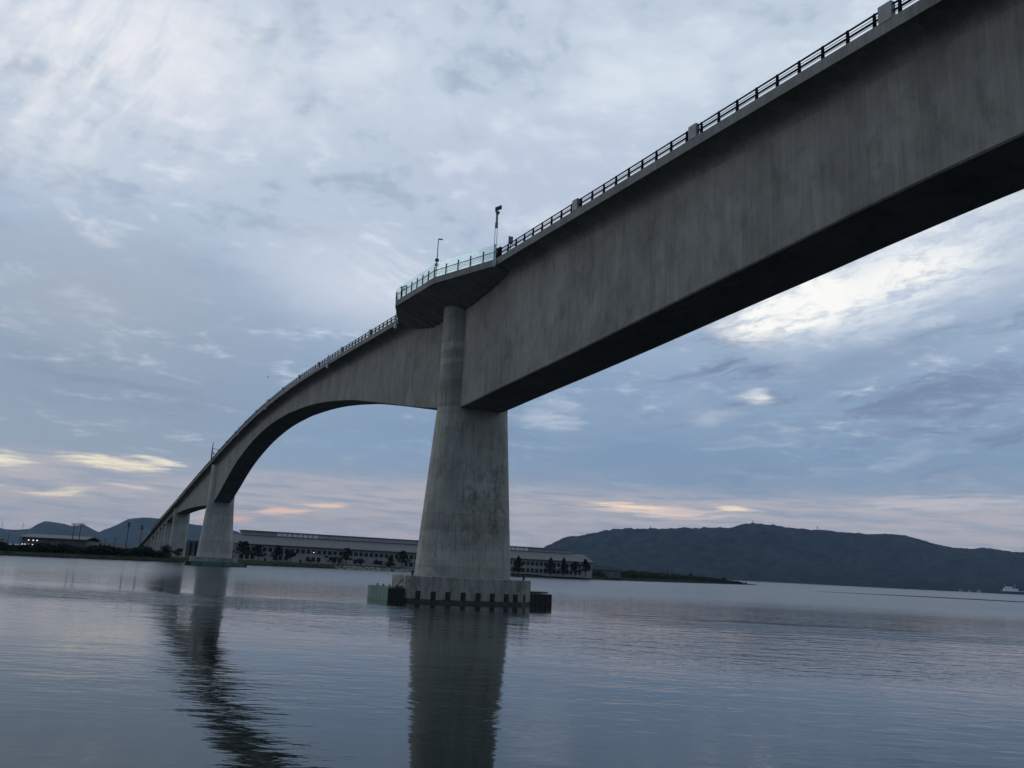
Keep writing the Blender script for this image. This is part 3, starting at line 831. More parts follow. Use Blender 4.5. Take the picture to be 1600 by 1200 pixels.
p = Vector(bw(-252, -5.4, rail_z(-252) - 1.1))
o = thing('antenna_mast', 'thin antenna mast with a side arm, on the deck above the farther river pier', 'mast', p, 0)
mb = MB(); mb.tube([(0, 0, 0), (0, 0, 4.6), (0, 0, 8.2)], [0.30, 0.26, 0.10], 8); mb.build('pole', 'pole_dark', o)
mb = MB(); mb.tube([(0, 0, 5.6), (3.4, 0, 5.0)], 0.08, 6); mb.tube([(0.1, 0, 3.4), (0.9, 0, 3.6)], 0.09, 6); mb.box(0.6, 0.95, -0.1, 0.1, 3.0, 4.0); mb.build('arm', 'pole_dark', o)


# ---- floating fenders round the pier feet
def fender(label, s0, s1, t0, t1, ztop, green):
    c = ((s0 + s1) / 2, (t0 + t1) / 2)
    o = thing('floating_fender', label, 'fender', bw(c[0], c[1], 0), BTH - pi / 2, 'floating fenders round the pier feet')
    a, b_ = (s1 - s0) / 2, (t1 - t0) / 2
    mb = MB(); e = 0.08
    mb.loft([[(-a, -b_, -0.6), (a, -b_, -0.6), (a, b_, -0.6), (-a, b_, -0.6)], [(-a, -b_, ztop - e), (a, -b_, ztop - e), (a, b_, ztop - e), (-a, b_, ztop - e)],
             [(-a + e, -b_ + e, ztop), (a - e, -b_ + e, ztop), (a - e, b_ - e, ztop), (-a + e, b_ - e, ztop)]])
    mb.build('hull', 'fender_dark', o)
    if green:
        faces = green
        for f in faces:
            if f == 'side':
                n = 3
                for k in range(n):
                    x0 = -a + 0.06 + (2 * a - 0.12) * k / n; x1 = -a + 0.06 + (2 * a - 0.12) * (k + 1) / n - 0.08
                    mb = MB(); mb.box(x0, x1, -b_ - 0.07, -b_ + 0.01, -0.15, ztop - 0.22); mb.build('green_plate', 'fender_green', o)
                mb = MB(); mb.box(-a + 0.04, a - 0.04, -b_ - 0.10, -b_ + 0.01, ztop - 0.20, ztop - 0.06); mb.build('rubbing_strake', 'fender_green', o)
            else:
                n = 5
                for k in range(n):
                    y0 = -b_ + 1.9 + (2 * b_ - 2.6) * k / n; y1 = -b_ + 1.9 + (2 * b_ - 2.6) * (k + 1) / n - 0.25
                    mb = MB(); mb.box(a - 0.01, a + 0.09, y0, y1, 0.12, ztop - 0.12); mb.build('green_plate', 'fender_green', o)
    for k in range(5 if t1 - t0 < 6 else 11):
        nb = 5 if t1 - t0 < 6 else 11
        mb = MB(); y = -b_ + 0.22 + (2 * b_ - 0.44) * k / (nb - 1); q = 0.05 + 0.02 * (k % 2)
        mb.loft([[(a - 0.01, y - 0.12, z_), (a + q, y - 0.07, z_), (a + q, y + 0.07, z_), (a - 0.01, y + 0.12, z_)] for z_ in (-0.5, ztop - 0.12)])
        mb.build('rubber_rib', 'slot_rib_black', o)
    for k in range(4):
        mb = MB(); x = -a + 0.5 + (2 * a - 1) * k / 3; mb.tube([(x, 0, ztop - 0.02), (x, 0, ztop + 0.2), (x, 0, ztop + 0.21), (x, 0, ztop + 0.28)], [0.09, 0.09, 0.16, 0.16], 8)
        mb.build('cleat', 'pole_dark', o)
    return o


o = fender('floating fender with a faded green side plate, left of the nearest pier footing', 0.2, 9.1, -11.6, -9.4, 1.66, ['side'])
mb = MB(); mb.tube([(2.6, 0.4, 1.7), (2.9, 1.35, 2.9)], 0.07, 6); mb.tube([(3.4, 0.2, 1.75), (3.4, 1.25, 1.8)], 0.09, 6); mb.build('strut', 'pole_dark', o)
o = fender('black floating fender at the right end of the nearest pier footing', -0.6, 8.4, 9.4, 12.95, 1.5, None)
mb = MB(); mb.tube([(3.0, -1.0, 1.6), (3.2, -1.65, 3.0)], 0.07, 6); mb.box(1.5, 4.3, -1.3, 1.2, 1.60, 1.80); mb.build('strut', 'pole_dark', o)
fender('long dark green floating fender in front of the farther river pier', -243.6, -240.0, -11.6, 11.6, 1.55, ['front'])

# ================================================================== FAR BANK
# ---- factory hall
FL = Vector((-156.0, 505.0, 0)); FRT = Vector((60.8, 592.0, 0)); fyaw = math.atan2(FRT.y - FL.y, FRT.x - FL.x); FLEN = (FRT - FL).length
fac = thing('factory_building', 'long pale factory hall with two rows of dark windows and a raised clerestory roof', 'factory', (FL.x, FL.y, 1.5), fyaw)
ZE, ZR, ZM, DM, DB = 9.8, 14.8, 17.8, 15.0, 30.0       # eave, roof top, monitor top (above 1.5 m), depths
mb = MB(); mb.add([(0, 0, -0.6), (FLEN, 0, -0.6), (FLEN, 45, -0.6), (0, 45, -0.6), (0, 0, ZE), (FLEN, 0, ZE), (FLEN, 45, ZE), (0, 45, ZE), (0, DM, ZR - 0.1), (0, DB, ZR - 0.1), (FLEN, DM, ZR - 0.1), (FLEN, DB, ZR - 0.1)],
                  [(0, 1, 5, 4), (2, 3, 7, 6), (1, 2, 6, 11, 10, 5), (3, 0, 4, 8, 9, 7)])
mb.build('wall', 'siding', fac)
mb = MB()
prof = [(-0.9, ZE - 0.1), (DM, ZR), (DM, ZR + 0.25), (-0.9, ZE + 0.2)]
mb.loft([[(-0.8, y, z) for y, z in prof], [(FLEN + 0.8, y, z) for y, z in prof]])
prof = [(45.9, ZE - 0.1), (DB, ZR), (DB, ZR + 0.25), (45.9, ZE + 0.2)]
mb.loft([[(-0.8, y, z) for y, z in prof], [(FLEN + 0.8, y, z) for y, z in prof]])
roof = mb.build('roof', 'roof_sheet', fac)
mb = MB(); mb.box(-0.8, FLEN + 0.8, -1.15, -0.88, ZE - 0.35, ZE + 0.12); mb.build('gutter', 'roof_edge', roof)
M0, M1 = 4.5, FLEN - 8.0
mb = MB(); mb.box(M0, M1, DM - 0.15, DB + 0.15, ZR - 0.3, ZM - 0.25); mon = mb.build('clerestory_wall', 'siding', fac)
mb = MB(); mb.box(M0 - 0.6, M1 + 0.6, DM - 0.9, DB + 0.9, ZM - 0.25, ZM + 0.3); mb.build('clerestory_roof', 'roof_sheet', mon)
mb = MB(); mb.box(M0, M1, DM - 0.35, DM - 0.152, ZR + 0.26, ZR + 0.55); mb.build('sill', 'roof_edge', mon)
xw = 25.0; i = 0
while xw < 190.5:
    hidden = 112.5 < xw < 160
    if not hidden:
        mb = MB(); mb.box(xw, xw + 2.45, DM - 0.3, DM - 0.14, ZR + 0.75, ZM - 0.45)
        mb.build('clerestory_window', 'clerestory_pale' if (i < 8 or xw > 160) else 'clerestory', fac)
    xw += 3.16; i += 1


def win(x, z, w_=2.15, h_=2.1, m_='window_dark'):
    mb = MB(); mb.box(x, x + w_, -0.10, 0.05, z, z + h_); wo_ = mb.build('window', m_, fac)
    mb = MB(); mb.box(x + w_ / 2 - 0.06, x + w_ / 2 + 0.06, -0.15, -0.102, z, z + h_); mb.box(x, x + w_, -0.155, -0.103, z + h_ / 2 - 0.05, z + h_ / 2 + 0.05)
    mb.box(x - 0.1, x + w_ + 0.1, -0.22, 0.02, z - 0.14, z); mb.build('window_frame', 'window_frame', wo_)


x = 3.0; i = 0
while x < FLEN - 4:
    if not (109 < x < 166): win(x, 6.05)
    if not (113 < x < 164):
        g = int(x)
        if (21 < g < 31 or 40 < g < 50 or 55 < g < 62 or 66 < g < 74 or 82 < g < 88 or 98 < g < 112 or 164 < g < 226 or g < 12): win(x, 1.5, 2.1, 2.4)
    x += 3.19; i += 1
mb = MB(); mb.tube([(45.5, -0.35, 6.75), (45.5, -0.1, 6.75)], 0.28, 12); mb.build('lit_lamp', 'lit_window', fac)
for xd in (17.0, 37.5, 91.5):
    mb = MB(); mb.box(xd, xd + 1.1, -0.12, 0.04, -0.3, 2.1); mb.build('door', 'window_dark', fac)
mb = MB(); mb.box(90.0, 96.0, -2.2, 0.02, 2.4, 2.75); mb.build('canopy', 'roof_edge', fac)
mb = MB(); mb.box(52.5, 54.3, -0.6, 0.02, 4.4, 5.3); mb.build('wall_sign', 'window_dark', fac)


# ---- foliage
def clump(mb, cx, cy, cz, rx, rz_, n, size, rnd):
    for _ in range(n):
        while True:
            a = Vector((rnd.uniform(-1, 1), rnd.uniform(-1, 1), rnd.uniform(-1, 1)))
            if a.length < 1: break
        a = a.normalized() * (a.length ** 0.5)
        p_ = Vector((cx + a.x * rx, cy + a.y * rx, cz + a.z * rz_))
        u = Vector((rnd.gauss(0, 1), rnd.gauss(0, 1), rnd.gauss(0, 0.6))).normalized()
        v = u.cross(Vector((rnd.gauss(0, 1), rnd.gauss(0, 1), rnd.gauss(0, 1)))).normalized()
        sz = size * rnd.uniform(0.6, 1.4)
        mb.add([p_ - u * sz, p_ - v * sz * 0.55, p_ + u * sz, p_ + v * sz * 0.55], [(0, 1, 2, 3)])


def tree(kind, name, label, loc, h_, wd, leafm, seed, group='trees in front of the factory', cat='tree'):
    rnd = random.Random(seed); loc = (loc[0], loc[1], loc[2])
    o = thing(name, label, cat, loc, rnd.uniform(0, 6), group)
    mb = MB(); lean = rnd.uniform(-0.06, 0.06) * h_
    top = 0.85 if kind != 'bush' else 0.4
    mb.tube([(0, 0, -0.4), (lean * 0.3, 0, h_ * 0.3), (lean, 0, h_ * top)], [0.035 * h_, 0.025 * h_, 0.008 * h_], 7)
    cr = MB()
    if kind == 'pine':
        for lv in range(7):
            zz = h_ * (0.36 + 0.60 * lv / 6); reach = wd * 0.5 * (1.0 - 0.55 * lv / 6) * rnd.uniform(0.7, 1.15)
            for _ in range(3):
                an = rnd.uniform(0, 2 * pi); ex, ey = cos(an) * reach * 0.6, sin(an) * reach * 0.6
                mb.tube([(lean * zz / h_, 0, zz - 0.25), (ex, ey, zz)], [0.012 * h_, 0.004 * h_], 5)
                clump(cr, ex, ey, zz, reach * 0.6, h_ * 0.07, 60, h_ * 0.042, rnd)
        clump(cr, lean, 0, h_ * 0.96, wd * 0.14, h_ * 0.06, 30, h_ * 0.03, rnd)
    elif kind == 'conifer':
        for lv in range(10):
            u = lv / 9; zz = h_ * (0.16 + 0.8 * u); reach = wd * 0.5 * (1 - u) ** 0.8 + 0.15
            for _ in range(4):
                an = rnd.uniform(0, 2 * pi); clump(cr, cos(an) * reach * 0.55, sin(an) * reach * 0.55, zz, reach * 0.7, h_ * 0.07, 40, h_ * 0.04, rnd)
    else:
        n = 11 if kind == 'round' else 9
        for _ in range(n):
            an = rnd.uniform(0, 2 * pi); rr = wd * 0.34 * rnd.random() ** 0.5; zz = h_ * rnd.uniform(0.38, 0.84)
            k = 1.0 - abs(zz / h_ - 0.58) * 0.9
            ex, ey = cos(an) * rr * k, sin(an) * rr * k
            if kind == 'round': mb.tube([(lean * 0.4, 0, h_ * 0.3), (ex, ey, zz)], [0.014 * h_, 0.004 * h_], 5)
            clump(cr, ex, ey, zz, wd * 0.22 * rnd.uniform(0.75, 1.2), h_ * 0.16, 80, h_ * 0.05, rnd)
    mb.build('trunk', 'bark', o); cr.build('crown', leafm, o)
    return o


TREES = [
    ('pine', 'pine_tree', 'spreading dark pine at the left corner of the factory, nearest the bridge pier', (-146.2, 488, 1.7), 10.4, 9.5, 'leaf_dark'),
    ('conifer', 'conifer_tree', 'slim dark conifer standing behind the left gable of the factory', (-163.0, 512, 1.7), 13.5, 5.0, 'leaf_dark'),
    ('pine', 'pine_tree', 'dense pine with a bulging right side, second from the left factory corner', (-137.5, 490, 1.8), 8.8, 7.4, 'leaf_dark'),
    ('pine', 'pine_tree', 'sparse flat-topped pine whose open crown crosses the upper factory windows', (-128.0, 494, 1.9), 8.6, 6.6, 'leaf_dark'),
    ('round', 'broadleaf_tree', 'bushy round tree right of the flat-topped pine, left of the lit factory window', (-121.0, 496, 2.0), 7.4, 6.6, 'leaf_dark'),
    ('bush', 'garden_bush', 'low wide bush under the lit factory window', (-110.5, 500, 2.0), 3.2, 5.4, 'leaf_mid'),
    ('round', 'broadleaf_tree', 'compact dark dome-shaped tree left of the tall pine at mid facade', (-98.0, 503, 2.0), 4.9, 6.2, 'leaf_dark'),
    ('pine', 'pine_tree', 'tall pine in the middle of the factory front beside two dark mooring piles', (-91.0, 505, 2.0), 9.4, 5.6, 'leaf_dark'),
    ('round', 'broadleaf_tree', 'low round tree just right of the tall middle pine', (-83.0, 509, 2.0), 4.6, 5.2, 'leaf_dark'),
    ('round', 'broadleaf_tree', 'small tree left of the factory door canopy', (-74.5, 512, 2.0), 4.4, 4.2, 'leaf_dark'),
    ('conifer', 'conifer_tree', 'pointed small conifer right of the factory door canopy', (-66.8, 515, 2.0), 6.8, 5.4, 'leaf_dark'),
    ('pine', 'pine_tree', 'tall ragged pine close to the left edge of the nearest bridge pier', (-60.0, 518, 2.0), 9.6, 7.4, 'leaf_dark'),
    ('conifer', 'conifer_tree', 'broad dark conifer just right of the nearest bridge pier', (9.6, 545, 2.0), 10.6, 6.2, 'leaf_dark'),
    ('conifer', 'conifer_tree', 'pointed dark tree, left of the four at the right end of the factory', (31.0, 566, 2.0), 10.8, 6.4, 'leaf_dark'),
    ('conifer', 'conifer_tree', 'tallest pointed tree, second of the four at the right end of the factory', (39.8, 569, 2.0), 11.2, 5.2, 'leaf_dark'),
    ('round', 'broadleaf_tree', 'rounder tree, third of the four at the right end of the factory', (47.6, 572, 2.0), 9.8, 5.6, 'leaf_dark'),
    ('pine', 'pine_tree', 'dense leaning pine, last before the right end wall of the factory', (54.6, 575, 2.0), 10.8, 6.2, 'leaf_dark'),
]
for i, (k_, n_, l_, p_, h_, w_, m_) in enumerate(TREES): tree(k_, n_, l_, p_, h_, w_ * 1.25, m_, seed=100 + i)
for (x, y), lb in (((-90.2, 478.5), 'thicker dark mooring pile at the waterline below the tall middle pine'), ((-88.0, 479.5), 'thinner dark mooring pile beside the thicker one below the tall middle pine')):
    mb = MB(); rr = 0.42 if lb.startswith('thick') else 0.30
    mb.tube([(0, 0, -2), (0, 0, 4.2), (0.02, 0, 4.35)], [rr, rr * 0.92, rr * 0.7], 9)
    o = mb.build('mooring_pile', 'bark'); o.location = (x, y, 0); tag(o, lb, 'pile', 'mooring piles')


# ---- ground cover of the banks: hedge, scrub, stones
def scatter(name, pts, m_, n, size, seed, label=None, cat=None, kind='stuff'):
    rnd = random.Random(seed); mb = MB()
    tot = sum((Vector(b_[:2]) - Vector(a[:2])).length for a, b_ in zip(pts, pts[1:]))
    for a, b_ in zip(pts, pts[1:]):
        k = max(1, int(n * (Vector(b_[:2]) - Vector(a[:2])).length / tot))
        for _ in range(k):
            u = rnd.random(); x = a[0] + (b_[0] - a[0]) * u; y = a[1] + (b_[1] - a[1]) * u
            z0 = a[2] + (b_[2] - a[2]) * u; hh = a[3] + (b_[3] - a[3]) * u; dp = a[4] + (b_[4] - a[4]) * u
            hv = hh * (0.72 + 0.5 * MN.noise(Vector((x * 0.16, y * 0.05, seed))))
            dv = rnd.uniform(0, dp)
            clump(mb, x - 0.4 * dv, y + dv, z0 + hv * rnd.uniform(0.2, 0.85), hh * 0.35, hh * 0.25, 5, size, rnd)
    o = mb.build(name, m_)
    return tag(o, label, cat, kind=kind)


scatter('hedge', [(-330, 318, 1.2, 4.6, 4), (-214, 352, 1.2, 4.8, 4), (-190, 374, 1.3, 5.0, 5), (-172, 396, 1.3, 5.4, 5), (-158, 410, 1.3, 5.8, 5)], 'leaf_dark', 6000, 0.6, 3,
        'long dark clipped hedge on the left bank below the floodlight masts', 'hedge', None)
tree('bush', 'bank_bush', 'big dark bush where the left hedge meets the bridge piers', (-160.0, 413, 1.6), 6.6, 7.0, 'leaf_dark', 301, group='bushes on the left bank', cat='bush')
tree('bush', 'bank_bush', 'tall dark bush under the last bridge spans, left of the slim approach piers', (-156.5, 420, 1.6), 5.2, 6.0, 'leaf_dark', 302, group='bushes on the left bank', cat='bush')
scatter('scrub', [(60, 622, 1.6, 4.4, 14), (84, 654, 2.0, 6.6, 20), (106, 684, 2.2, 6.8, 26), (140, 735, 2.2, 6.4, 30), (175, 792, 2.0, 5.6, 24), (205, 840, 1.4, 4.2, 18), (236, 888, 1.0, 3.0, 10), (258, 918, 0.6, 1.4, 5)],
        'leaf_mid', 2600, 0.75, 4)
scatter('scrub', [(70, 634, 1.8, 4.4, 10), (120, 705, 2.2, 5.2, 16), (190, 815, 1.6, 4.0, 12), (250, 908, 0.8, 1.8, 5)], 'leaf_brown', 800, 0.75, 5)
scatter('bank_grass', [(-120, 428, 0.7, 0.9, 6), (-96, 458, 0.7, 0.9, 7), (-59, 489, 0.8, 0.9, 7), (14, 564, 0.9, 1.0, 8), (60, 616, 1.0, 1.4, 8)], 'leaf_olive', 700, 0.4, 6)
tree('bush', 'headland_bush', 'dark rounded bush near the tip of the low headland', (222, 872, 1.0), 5.8, 8.0, 'leaf_dark', 303, group='bushes on the headland', cat='bush')
tree('bush', 'headland_bush', 'lone olive bush breaking the top of the headland midway to its tip', (172, 800, 2.0), 7.2, 6.4, 'leaf_olive', 304, group='bushes on the headland', cat='bush')


def stones(name, pts, m_, n, s0, s1, seed):
    rnd = random.Random(seed); mb = MB()
    for a, b_ in zip(pts, pts[1:]):
        for _ in range(n):
            u = rnd.random(); x = a[0] + (b_[0] - a[0]) * u; y = a[1] + (b_[1] - a[1]) * u; sz = rnd.uniform(s0, s1); dv = rnd.uniform(-1.0, a[2])
            cx, cy, cz = x - 0.45 * dv, y + 0.9 * dv, 0.05 + 0.22 * max(dv, 0) * a[3]
            vs = []
            for z_, k in ((-0.5, 0.9), (0.15, 1.0), (0.55, 0.55)):
                for q in range(6):
                    an = q * pi / 3 + rnd.uniform(-0.3, 0.3); vs.append((cx + cos(an) * sz * k * rnd.uniform(0.75, 1.2), cy + sin(an) * sz * k, cz + z_ * sz * rnd.uniform(0.8, 1.2)))
            fs = [(i, (i + 1) % 6, (i + 1) % 6 + 6, i + 6) for i in range(6)] + [(i + 6, (i + 1) % 6 + 6, (i + 1) % 6 + 12, i + 12) for i in range(6)] + [(12, 13, 14, 15, 16, 17)]
            mb.add(vs, fs)
    return tag(mb.build(name, m_), kind='stuff')


stones('shore_stones', [(-88, 461.5, 6, 1), (-59, 485, 6, 1), (-32, 510, 6, 1), (-22, 519, 6, 1)], 'rock', 230, 0.4, 1.0, 11)
stones('shore_rocks', [(-420, 295, 1.2, 1), (-227, 330, 1.2, 1), (-201, 347, 1.2, 1), (-180, 368, 1.2, 1), (-160, 390, 1.2, 1), (-121, 425, 1.2, 1), (-96, 455, 1.2, 1)], 'rock_dark', 110, 0.4, 0.9, 12)
stones('shore_rocks', [(-22, 519, 1.2, 1), (14, 560, 1.2, 1), (60, 612, 1.5, 1), (106, 673, 1.5, 1), (175, 780, 1.5, 1), (250, 905, 1.5, 1), (270, 931, 1.2, 1)], 'rock_dark', 110, 0.5, 1.1, 13)

# ---- left bank buildings and masts
o = thing('sports_hall', 'low grey hall with small lit windows behind the left hedge', 'building', (-237, 428, 1.6), R(4))
mb = MB(); mb.box(0, 30, 0, 18, -0.5, 6.4); mb.build('wall', 'mauve_wall', o)
mb = MB(); mb.loft([[(-1.2 if 0 else -1, y, z) for y, z in ((-1, 6.3), (9, 7.9), (19, 6.3), (19, 6.7), (9, 8.4), (-1, 6.75))], [(30.8, y, z) for y, z in ((-1, 6.3), (9, 7.9), (19, 6.3), (19, 6.7), (9, 8.4), (-1, 6.75))]]); mb.build('roof', 'roof_edge', o)
mb = MB(); mb.box(30.0, 46, 2, 16, -0.5, 5.6); mb.build('annex', 'siding', o)
for x, z, w_ in ((3.0, 5.0, 0.75), (5.2, 5.0, 0.7), (7.0, 5.0, 0.75), (0.4, 2.9, 0.6), (1.7, 2.9, 0.5), (3.2, 2.9, 0.45), (5.0, 2.85, 0.8), (12.8, 2.7, 0.7)):
    mb = MB(); mb.box(x, x + w_ * 0.75, -0.12, 0.02, z, z + 0.45); mb.build('lit_window', 'lit_window', o)
o = thing('storage_shed', 'small pale shed left of the hall with lit windows', 'shed', (-248, 412, 1.6), R(5))
mb = MB(); mb.box(0, 8.5, 0, 5, -0.3, 4.4); mb.build('wall', 'pale_wall', o)
mb = MB(); mb.loft([[(x, -0.3, 4.4), (x, 5.3, 4.4), (x, 5.3, 4.6), (x, 2.5, 5.4), (x, -0.3, 4.6)] for x in (-0.3, 8.8)]); mb.build('roof', 'roof_edge', o)
o = thing('warehouse', 'long low mauve-grey warehouse between the paired floodlight masts and the bridge', 'building', (-250, 470, 1.6), R(4))
mb = MB(); mb.box(0, 40, 0, 14, -0.5, 4.4); mb.build('wall', 'mauve_wall', o)
mb = MB(); mb.loft([[(x, -0.5, 4.4), (x, 14.5, 4.4), (x, 14.5, 4.6), (x, 7, 6.0), (x, -0.5, 4.6)] for x in (-0.6, 40.6)]); mb.build('roof', 'mauve_wall', o)
o = thing('apartment_block', 'grey tower block with dark vertical bands, seen between the far bridge piers', 'building', (-259, 704, 1.6), R(18))
mb = MB(); mb.box(0, 12.5, 0, 10, -0.5, 12.2); mb.build('wall', 'mauve_wall', o)
for x in (0.8, 4.6, 8.6):
    mb = MB(); mb.box(x, x + 1.9, -0.15, 0.03, 0.8, 11.6); mb.build('window_band', 'window_dark', o)
mb = MB(); mb.box(-0.3, 12.8, -0.3, 10.3, 12.2, 12.6); mb.build('roof', 'roof_edge', o)

FM = [((-191.0, 385), 14.4, 'left of the paired tall floodlight masts behind the hedge, crossbar on top'),
      ((-188.1, 385), 14.6, 'right of the paired tall floodlight masts behind the hedge, crossbar on top'),
      ((-172.2, 397), 16.7, 'tallest lone mast with a stubby lamp cluster, left of the bridge end'),
      ((-167.7, 401), 15.8, 'lone mast with a lamp cluster closest to the descending bridge end')]
for i, ((x, y), zt, lb) in enumerate(FM):
    o = thing('floodlight_mast', lb, 'mast', (x, y, 1.5), R(6), 'floodlight masts on the left bank')
    mb = MB(); mb.tube([(0, 0, -0.3), (0, 0, zt - 1.5)], [0.22, 0.15], 8); mb.build('pole', 'pole_dark', o)
    mb = MB()
    if i < 2:
        mb.box(-1.35, 1.35, -0.1, 0.1, zt - 2.15, zt - 1.95); mb.box(-1.2, 1.2, -0.1, 0.1, zt - 1.62, zt - 1.48)
        for k in range(5): mb.box(-1.3 + k * 0.6, -1.0 + k * 0.6, -0.25, 0.12, zt - 1.5, zt - 1.1)
    else:
        mb.tube([(0, 0, zt - 3.4), (0, 0, zt - 1.6)], 0.42, 8); mb.box(-0.8, 0.8, -0.15, 0.15, zt - 3.25, zt - 2.9); mb.box(-0.4, 0.4, -0.3, 0.3, zt - 2.1, zt - 1.3)
    mb.build('lamp_cluster', 'pole_dark', o)
for x, y, zt, lb in ((-181.5, 396, 9.3, 'short utility pole left of the tallest lone mast'), (-177.0, 396, 9.5, 'short utility pole with a crossarm just left of the tallest lone mast'),
                     (-219.2, 385, 8.8, 'thin utility pole left of the pale shed'), (-213.8, 385, 7.3, 'shorter thin utility pole between the shed and the lit hall')):
    o = thing('utility_pole', lb, 'pole', (x, y, 1.5), R(7), 'utility poles on the left bank')
    mb = MB(); mb.tube([(0, 0, -0.3), (0, 0, zt - 1.5)], [0.17, 0.12], 7); mb.build('pole', 'pole_dark', o)
    mb = MB(); mb.box(-0.7, 0.7, -0.06, 0.06, zt - 2.0, zt - 1.87); mb.build('crossarm', 'pole_dark', o)

# ---- headland building and posts
o = thing('green_roofed_shed', 'long low shed with a dark green roof beyond the right end of the factory', 'shed', (66.0, 640, 2.0), R(22))
mb = MB(); mb.box(0, 24, 0, 12, -0.5, 5.0); mb.build('wall', 'mauve_wall', o)
mb = MB(); mb.add([(-0.6, -0.6, 5.0), (24.6, -0.6, 5.0), (24.6, 12.6, 5.0), (-0.6, 12.6, 5.0), (-0.6, 6, 8.4), (18.5, 6, 8.4)], [(0, 1, 2, 3), (0, 1, 5, 4), (1, 2, 5), (2, 3, 4, 5), (3, 0, 4)]); mb.build('roof', 'green_roof', o)
for x, y, lb in ((116, 694, 'left thin post standing on the headland scrub'), (147, 745, 'right thin post standing on the headland scrub')):
    o = thing('marker_post', lb, 'post', (x, y, 2.0), 0, 'posts on the headland')
    mb = MB(); mb.tube([(0, 0, -0.3), (0, 0, 7.4)], [0.16, 0.12], 6); mb.build('pole', 'pole_dark', o)
    mb = MB(); mb.box(-0.5, 0.5, -0.08, 0.08, 7.0, 7.4); mb.build('crossarm', 'pole_dark', o)
o = thing('tip_marker', 'small dark marker with a white base at the tip of the headland', 'marker', (254, 910, 0.6))
mb = MB(); mb.box(-3.4, -0.8, -0.8, 0.8, -0.3, 1.6); mb.build('base', 'pale_wall', o)
mb = MB(); mb.tube([(0, 0, -0.3), (0, 0, 2.0)], [0.9, 0.7], 8); mb.build('marker_body', 'pole_dark', o)

# ---- floating boom, ship, houses on the far side, ridge masts, bird
mb = MB(); pts_ = []
for k in range(60):
    u = k / 59; x = 196 + 190 * u; pts_.append((x, 545 - (x - 196) * 0.265 + 1.2 * sin(u * 9), 0.03))
mb.tube(pts_, [0.08 + 0.34 * min(1, k / 20) for k in range(60)], 6)
tag(mb.build('floating_boom', 'fender_dark'), 'long thin dark floating boom crossing the open water at the right', 'boom')

o = thing('ship', 'white ship moored under the wooded shore at the far right', 'ship', (2640, 4490, 0), R(-4))
mb = MB(); mb.loft([[(-64, -6, 0.0), (-64, 6, 0.0), (-66, 7, 10), (-66, -7, 10)], [(40, -7, 0), (40, 7, 0), (46, 8, 11), (46, -8, 11)], [(66, -0.5, 0), (66, 0.5, 0), (78, 0.7, 15), (78, -0.7, 15)]]); mb.build('hull', 'ship_white', o)
mb = MB(); mb.box(-52, 20, -5, 5, 10, 19); mb.box(-40, -8, -4, 4, 19, 25); mb.build('superstructure', 'ship_white', o)
for x in (-46, 6):
    mb = MB(); mb.tube([(x, 0, 10), (x, 0, 36)], [0.9, 0.5], 6); mb.build('mast', 'ship_white', o)
o.scale = (1, 1, 1.5)
mb = MB(); mb.loft([[(x_, -9, -4), (x_, 9, -4), (x_, 7, h_), (x_, -7, h_)] for x_, h_ in ((-150, 5), (-110, 13), (0, 14), (180, 15))])
o = mb.build('jetty', 'rock_dark'); o.location = (2640, 4462, 0); tag(o, 'low dark jetty in front of the white ship at the far right', 'jetty')
HL = ['leftmost of the small pale houses below the wooded shore', 'middle of the small pale houses below the wooded shore', 'right of the small pale houses below the wooded shore, nearest the ship']
for k, (x, sc) in enumerate(((2395, 1.0), (2440, 0.8), (2488, 1.1))):
    o = thing('house', HL[k], 'house', (x, 4545, 1.0), R(-5 + 8 * k), 'houses on the far shore')
    mb = MB(); mb.box(-8 * sc, 8 * sc, -5, 5, -3, 8 * sc); mb.build('wall', 'pale_wall', o)
    mb = MB(); mb.loft([[(x_, -6, 8 * sc), (x_, 6, 8 * sc), (x_, 0, 13 * sc)] for x_ in (-9 * sc, 9 * sc)]); mb.build('roof', 'roof_edge', o)
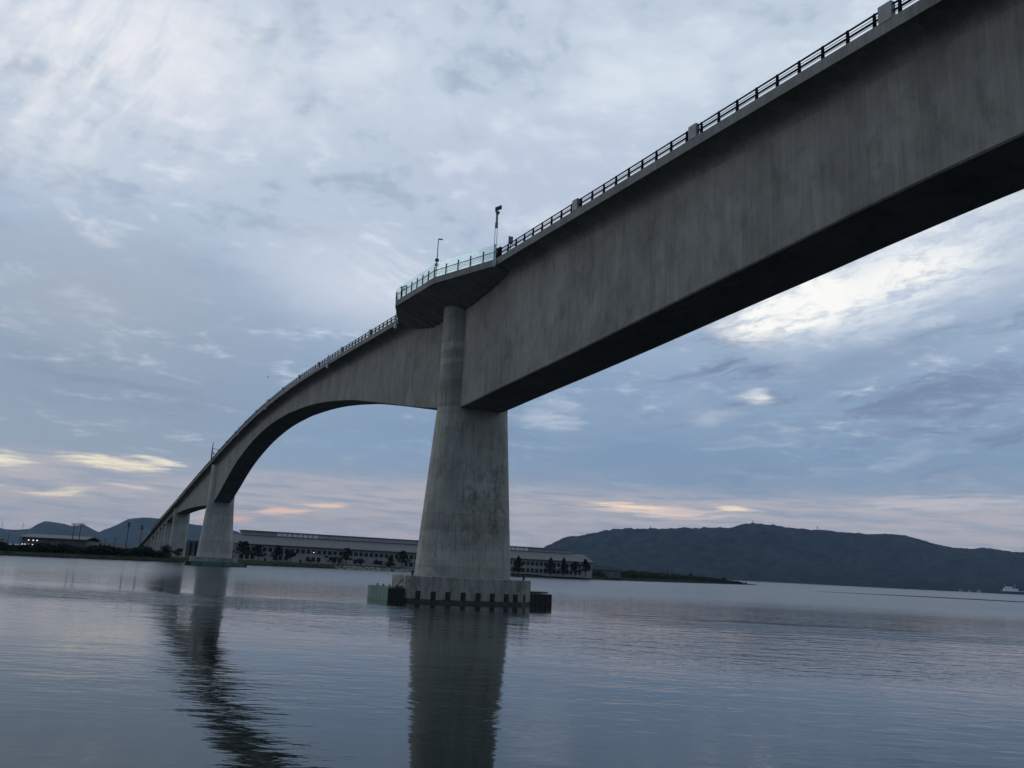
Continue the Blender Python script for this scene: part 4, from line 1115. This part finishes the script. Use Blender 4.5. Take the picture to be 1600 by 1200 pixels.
for x, y, z0, zt, lb in ((1184, 7000, 370, 399, 'small antenna tower on the left shoulder of the big mountain'), (2016, 7000, 455, 482, 'antenna tower on the summit of the big mountain'),
                         (2543, 7000, 425, 462, 'thin antenna tower right of the mountain summit'),
                         (-5502, 9500, 150, 226, 'far pylon on the hill at the left edge'), (-5271, 9500, 148, 230, 'far pylon left of the rounded distant hill')):
    far = y > 9000
    o = thing('radio_tower', lb, 'tower', (x, y, z0), 0, 'towers on the mountain ridges')
    hh = zt - z0; k = 3.0 if not far else 4.5; rr = 1.2 if not far else 0.75
    mb = MB()
    for sx in (-1, 1):
        for sy in (-1, 1): mb.tube([(sx * k, sy * k, -8), (sx * 0.8, sy * 0.8, hh)], rr * 0.6, 5)
    mb.build('lattice', 'pole_dark', o)
    mb = MB()
    if far:
        for q in (0.55, 0.72, 0.9): mb.box(-9, 9, -0.5, 0.5, hh * q, hh * q + 1.0)
    else: mb.tube([(0, 0, hh * 0.6), (0, 0, hh * 0.75)], 3.2, 8)
    mb.build('crossarm', 'pole_dark', o)
o = thing('bird', 'tiny dark bird gliding high left of the bridge arch', 'bird', (-52.8, 180, 42.6), R(30))
mb = MB(); mb.tube([(-0.22, 0, 0), (-0.1, 0, 0.01), (0.08, 0, 0.02), (0.2, 0, 0.02), (0.27, 0, 0.02)], [0.02, 0.06, 0.075, 0.05, 0.012], 8)
for sy in (-1, 1):
    mb.loft([[(0.10, sy * 0.05, 0.04), (-0.08, sy * 0.05, 0.04), (-0.08, sy * 0.05, 0.02), (0.10, sy * 0.05, 0.02)], [(0.12, sy * 0.30, 0.12), (-0.05, sy * 0.30, 0.12), (-0.05, sy * 0.30, 0.10), (0.12, sy * 0.30, 0.10)],
             [(0.0, sy * 0.55, 0.06), (-0.06, sy * 0.55, 0.06), (-0.06, sy * 0.55, 0.05), (0.0, sy * 0.55, 0.05)]])
mb.build('body', 'bird_grey', o, smooth=True)

# ---- haze
HAZE = True
if HAZE:
    hm = bpy.data.materials.new('haze_air'); hm.use_nodes = True
    t = NT(hm.node_tree); t.n.clear()
    pv = t.node('ShaderNodeVolumePrincipled'); pv.inputs['Color'].default_value = (0.44, 0.66, 1.0, 1); pv.inputs['Density'].default_value = 2.9e-5
    pv.inputs['Anisotropy'].default_value = 0.0
    o_ = t.node('ShaderNodeOutputMaterial'); t.l.new(pv.outputs[0], o_.inputs['Volume'])
    M['haze_air'] = hm
    mb = MB(); mb.box(-12000, 12000, -700, 12200, -7.5, 520)
    tag(mb.build('haze', 'haze_air'), kind='stuff')
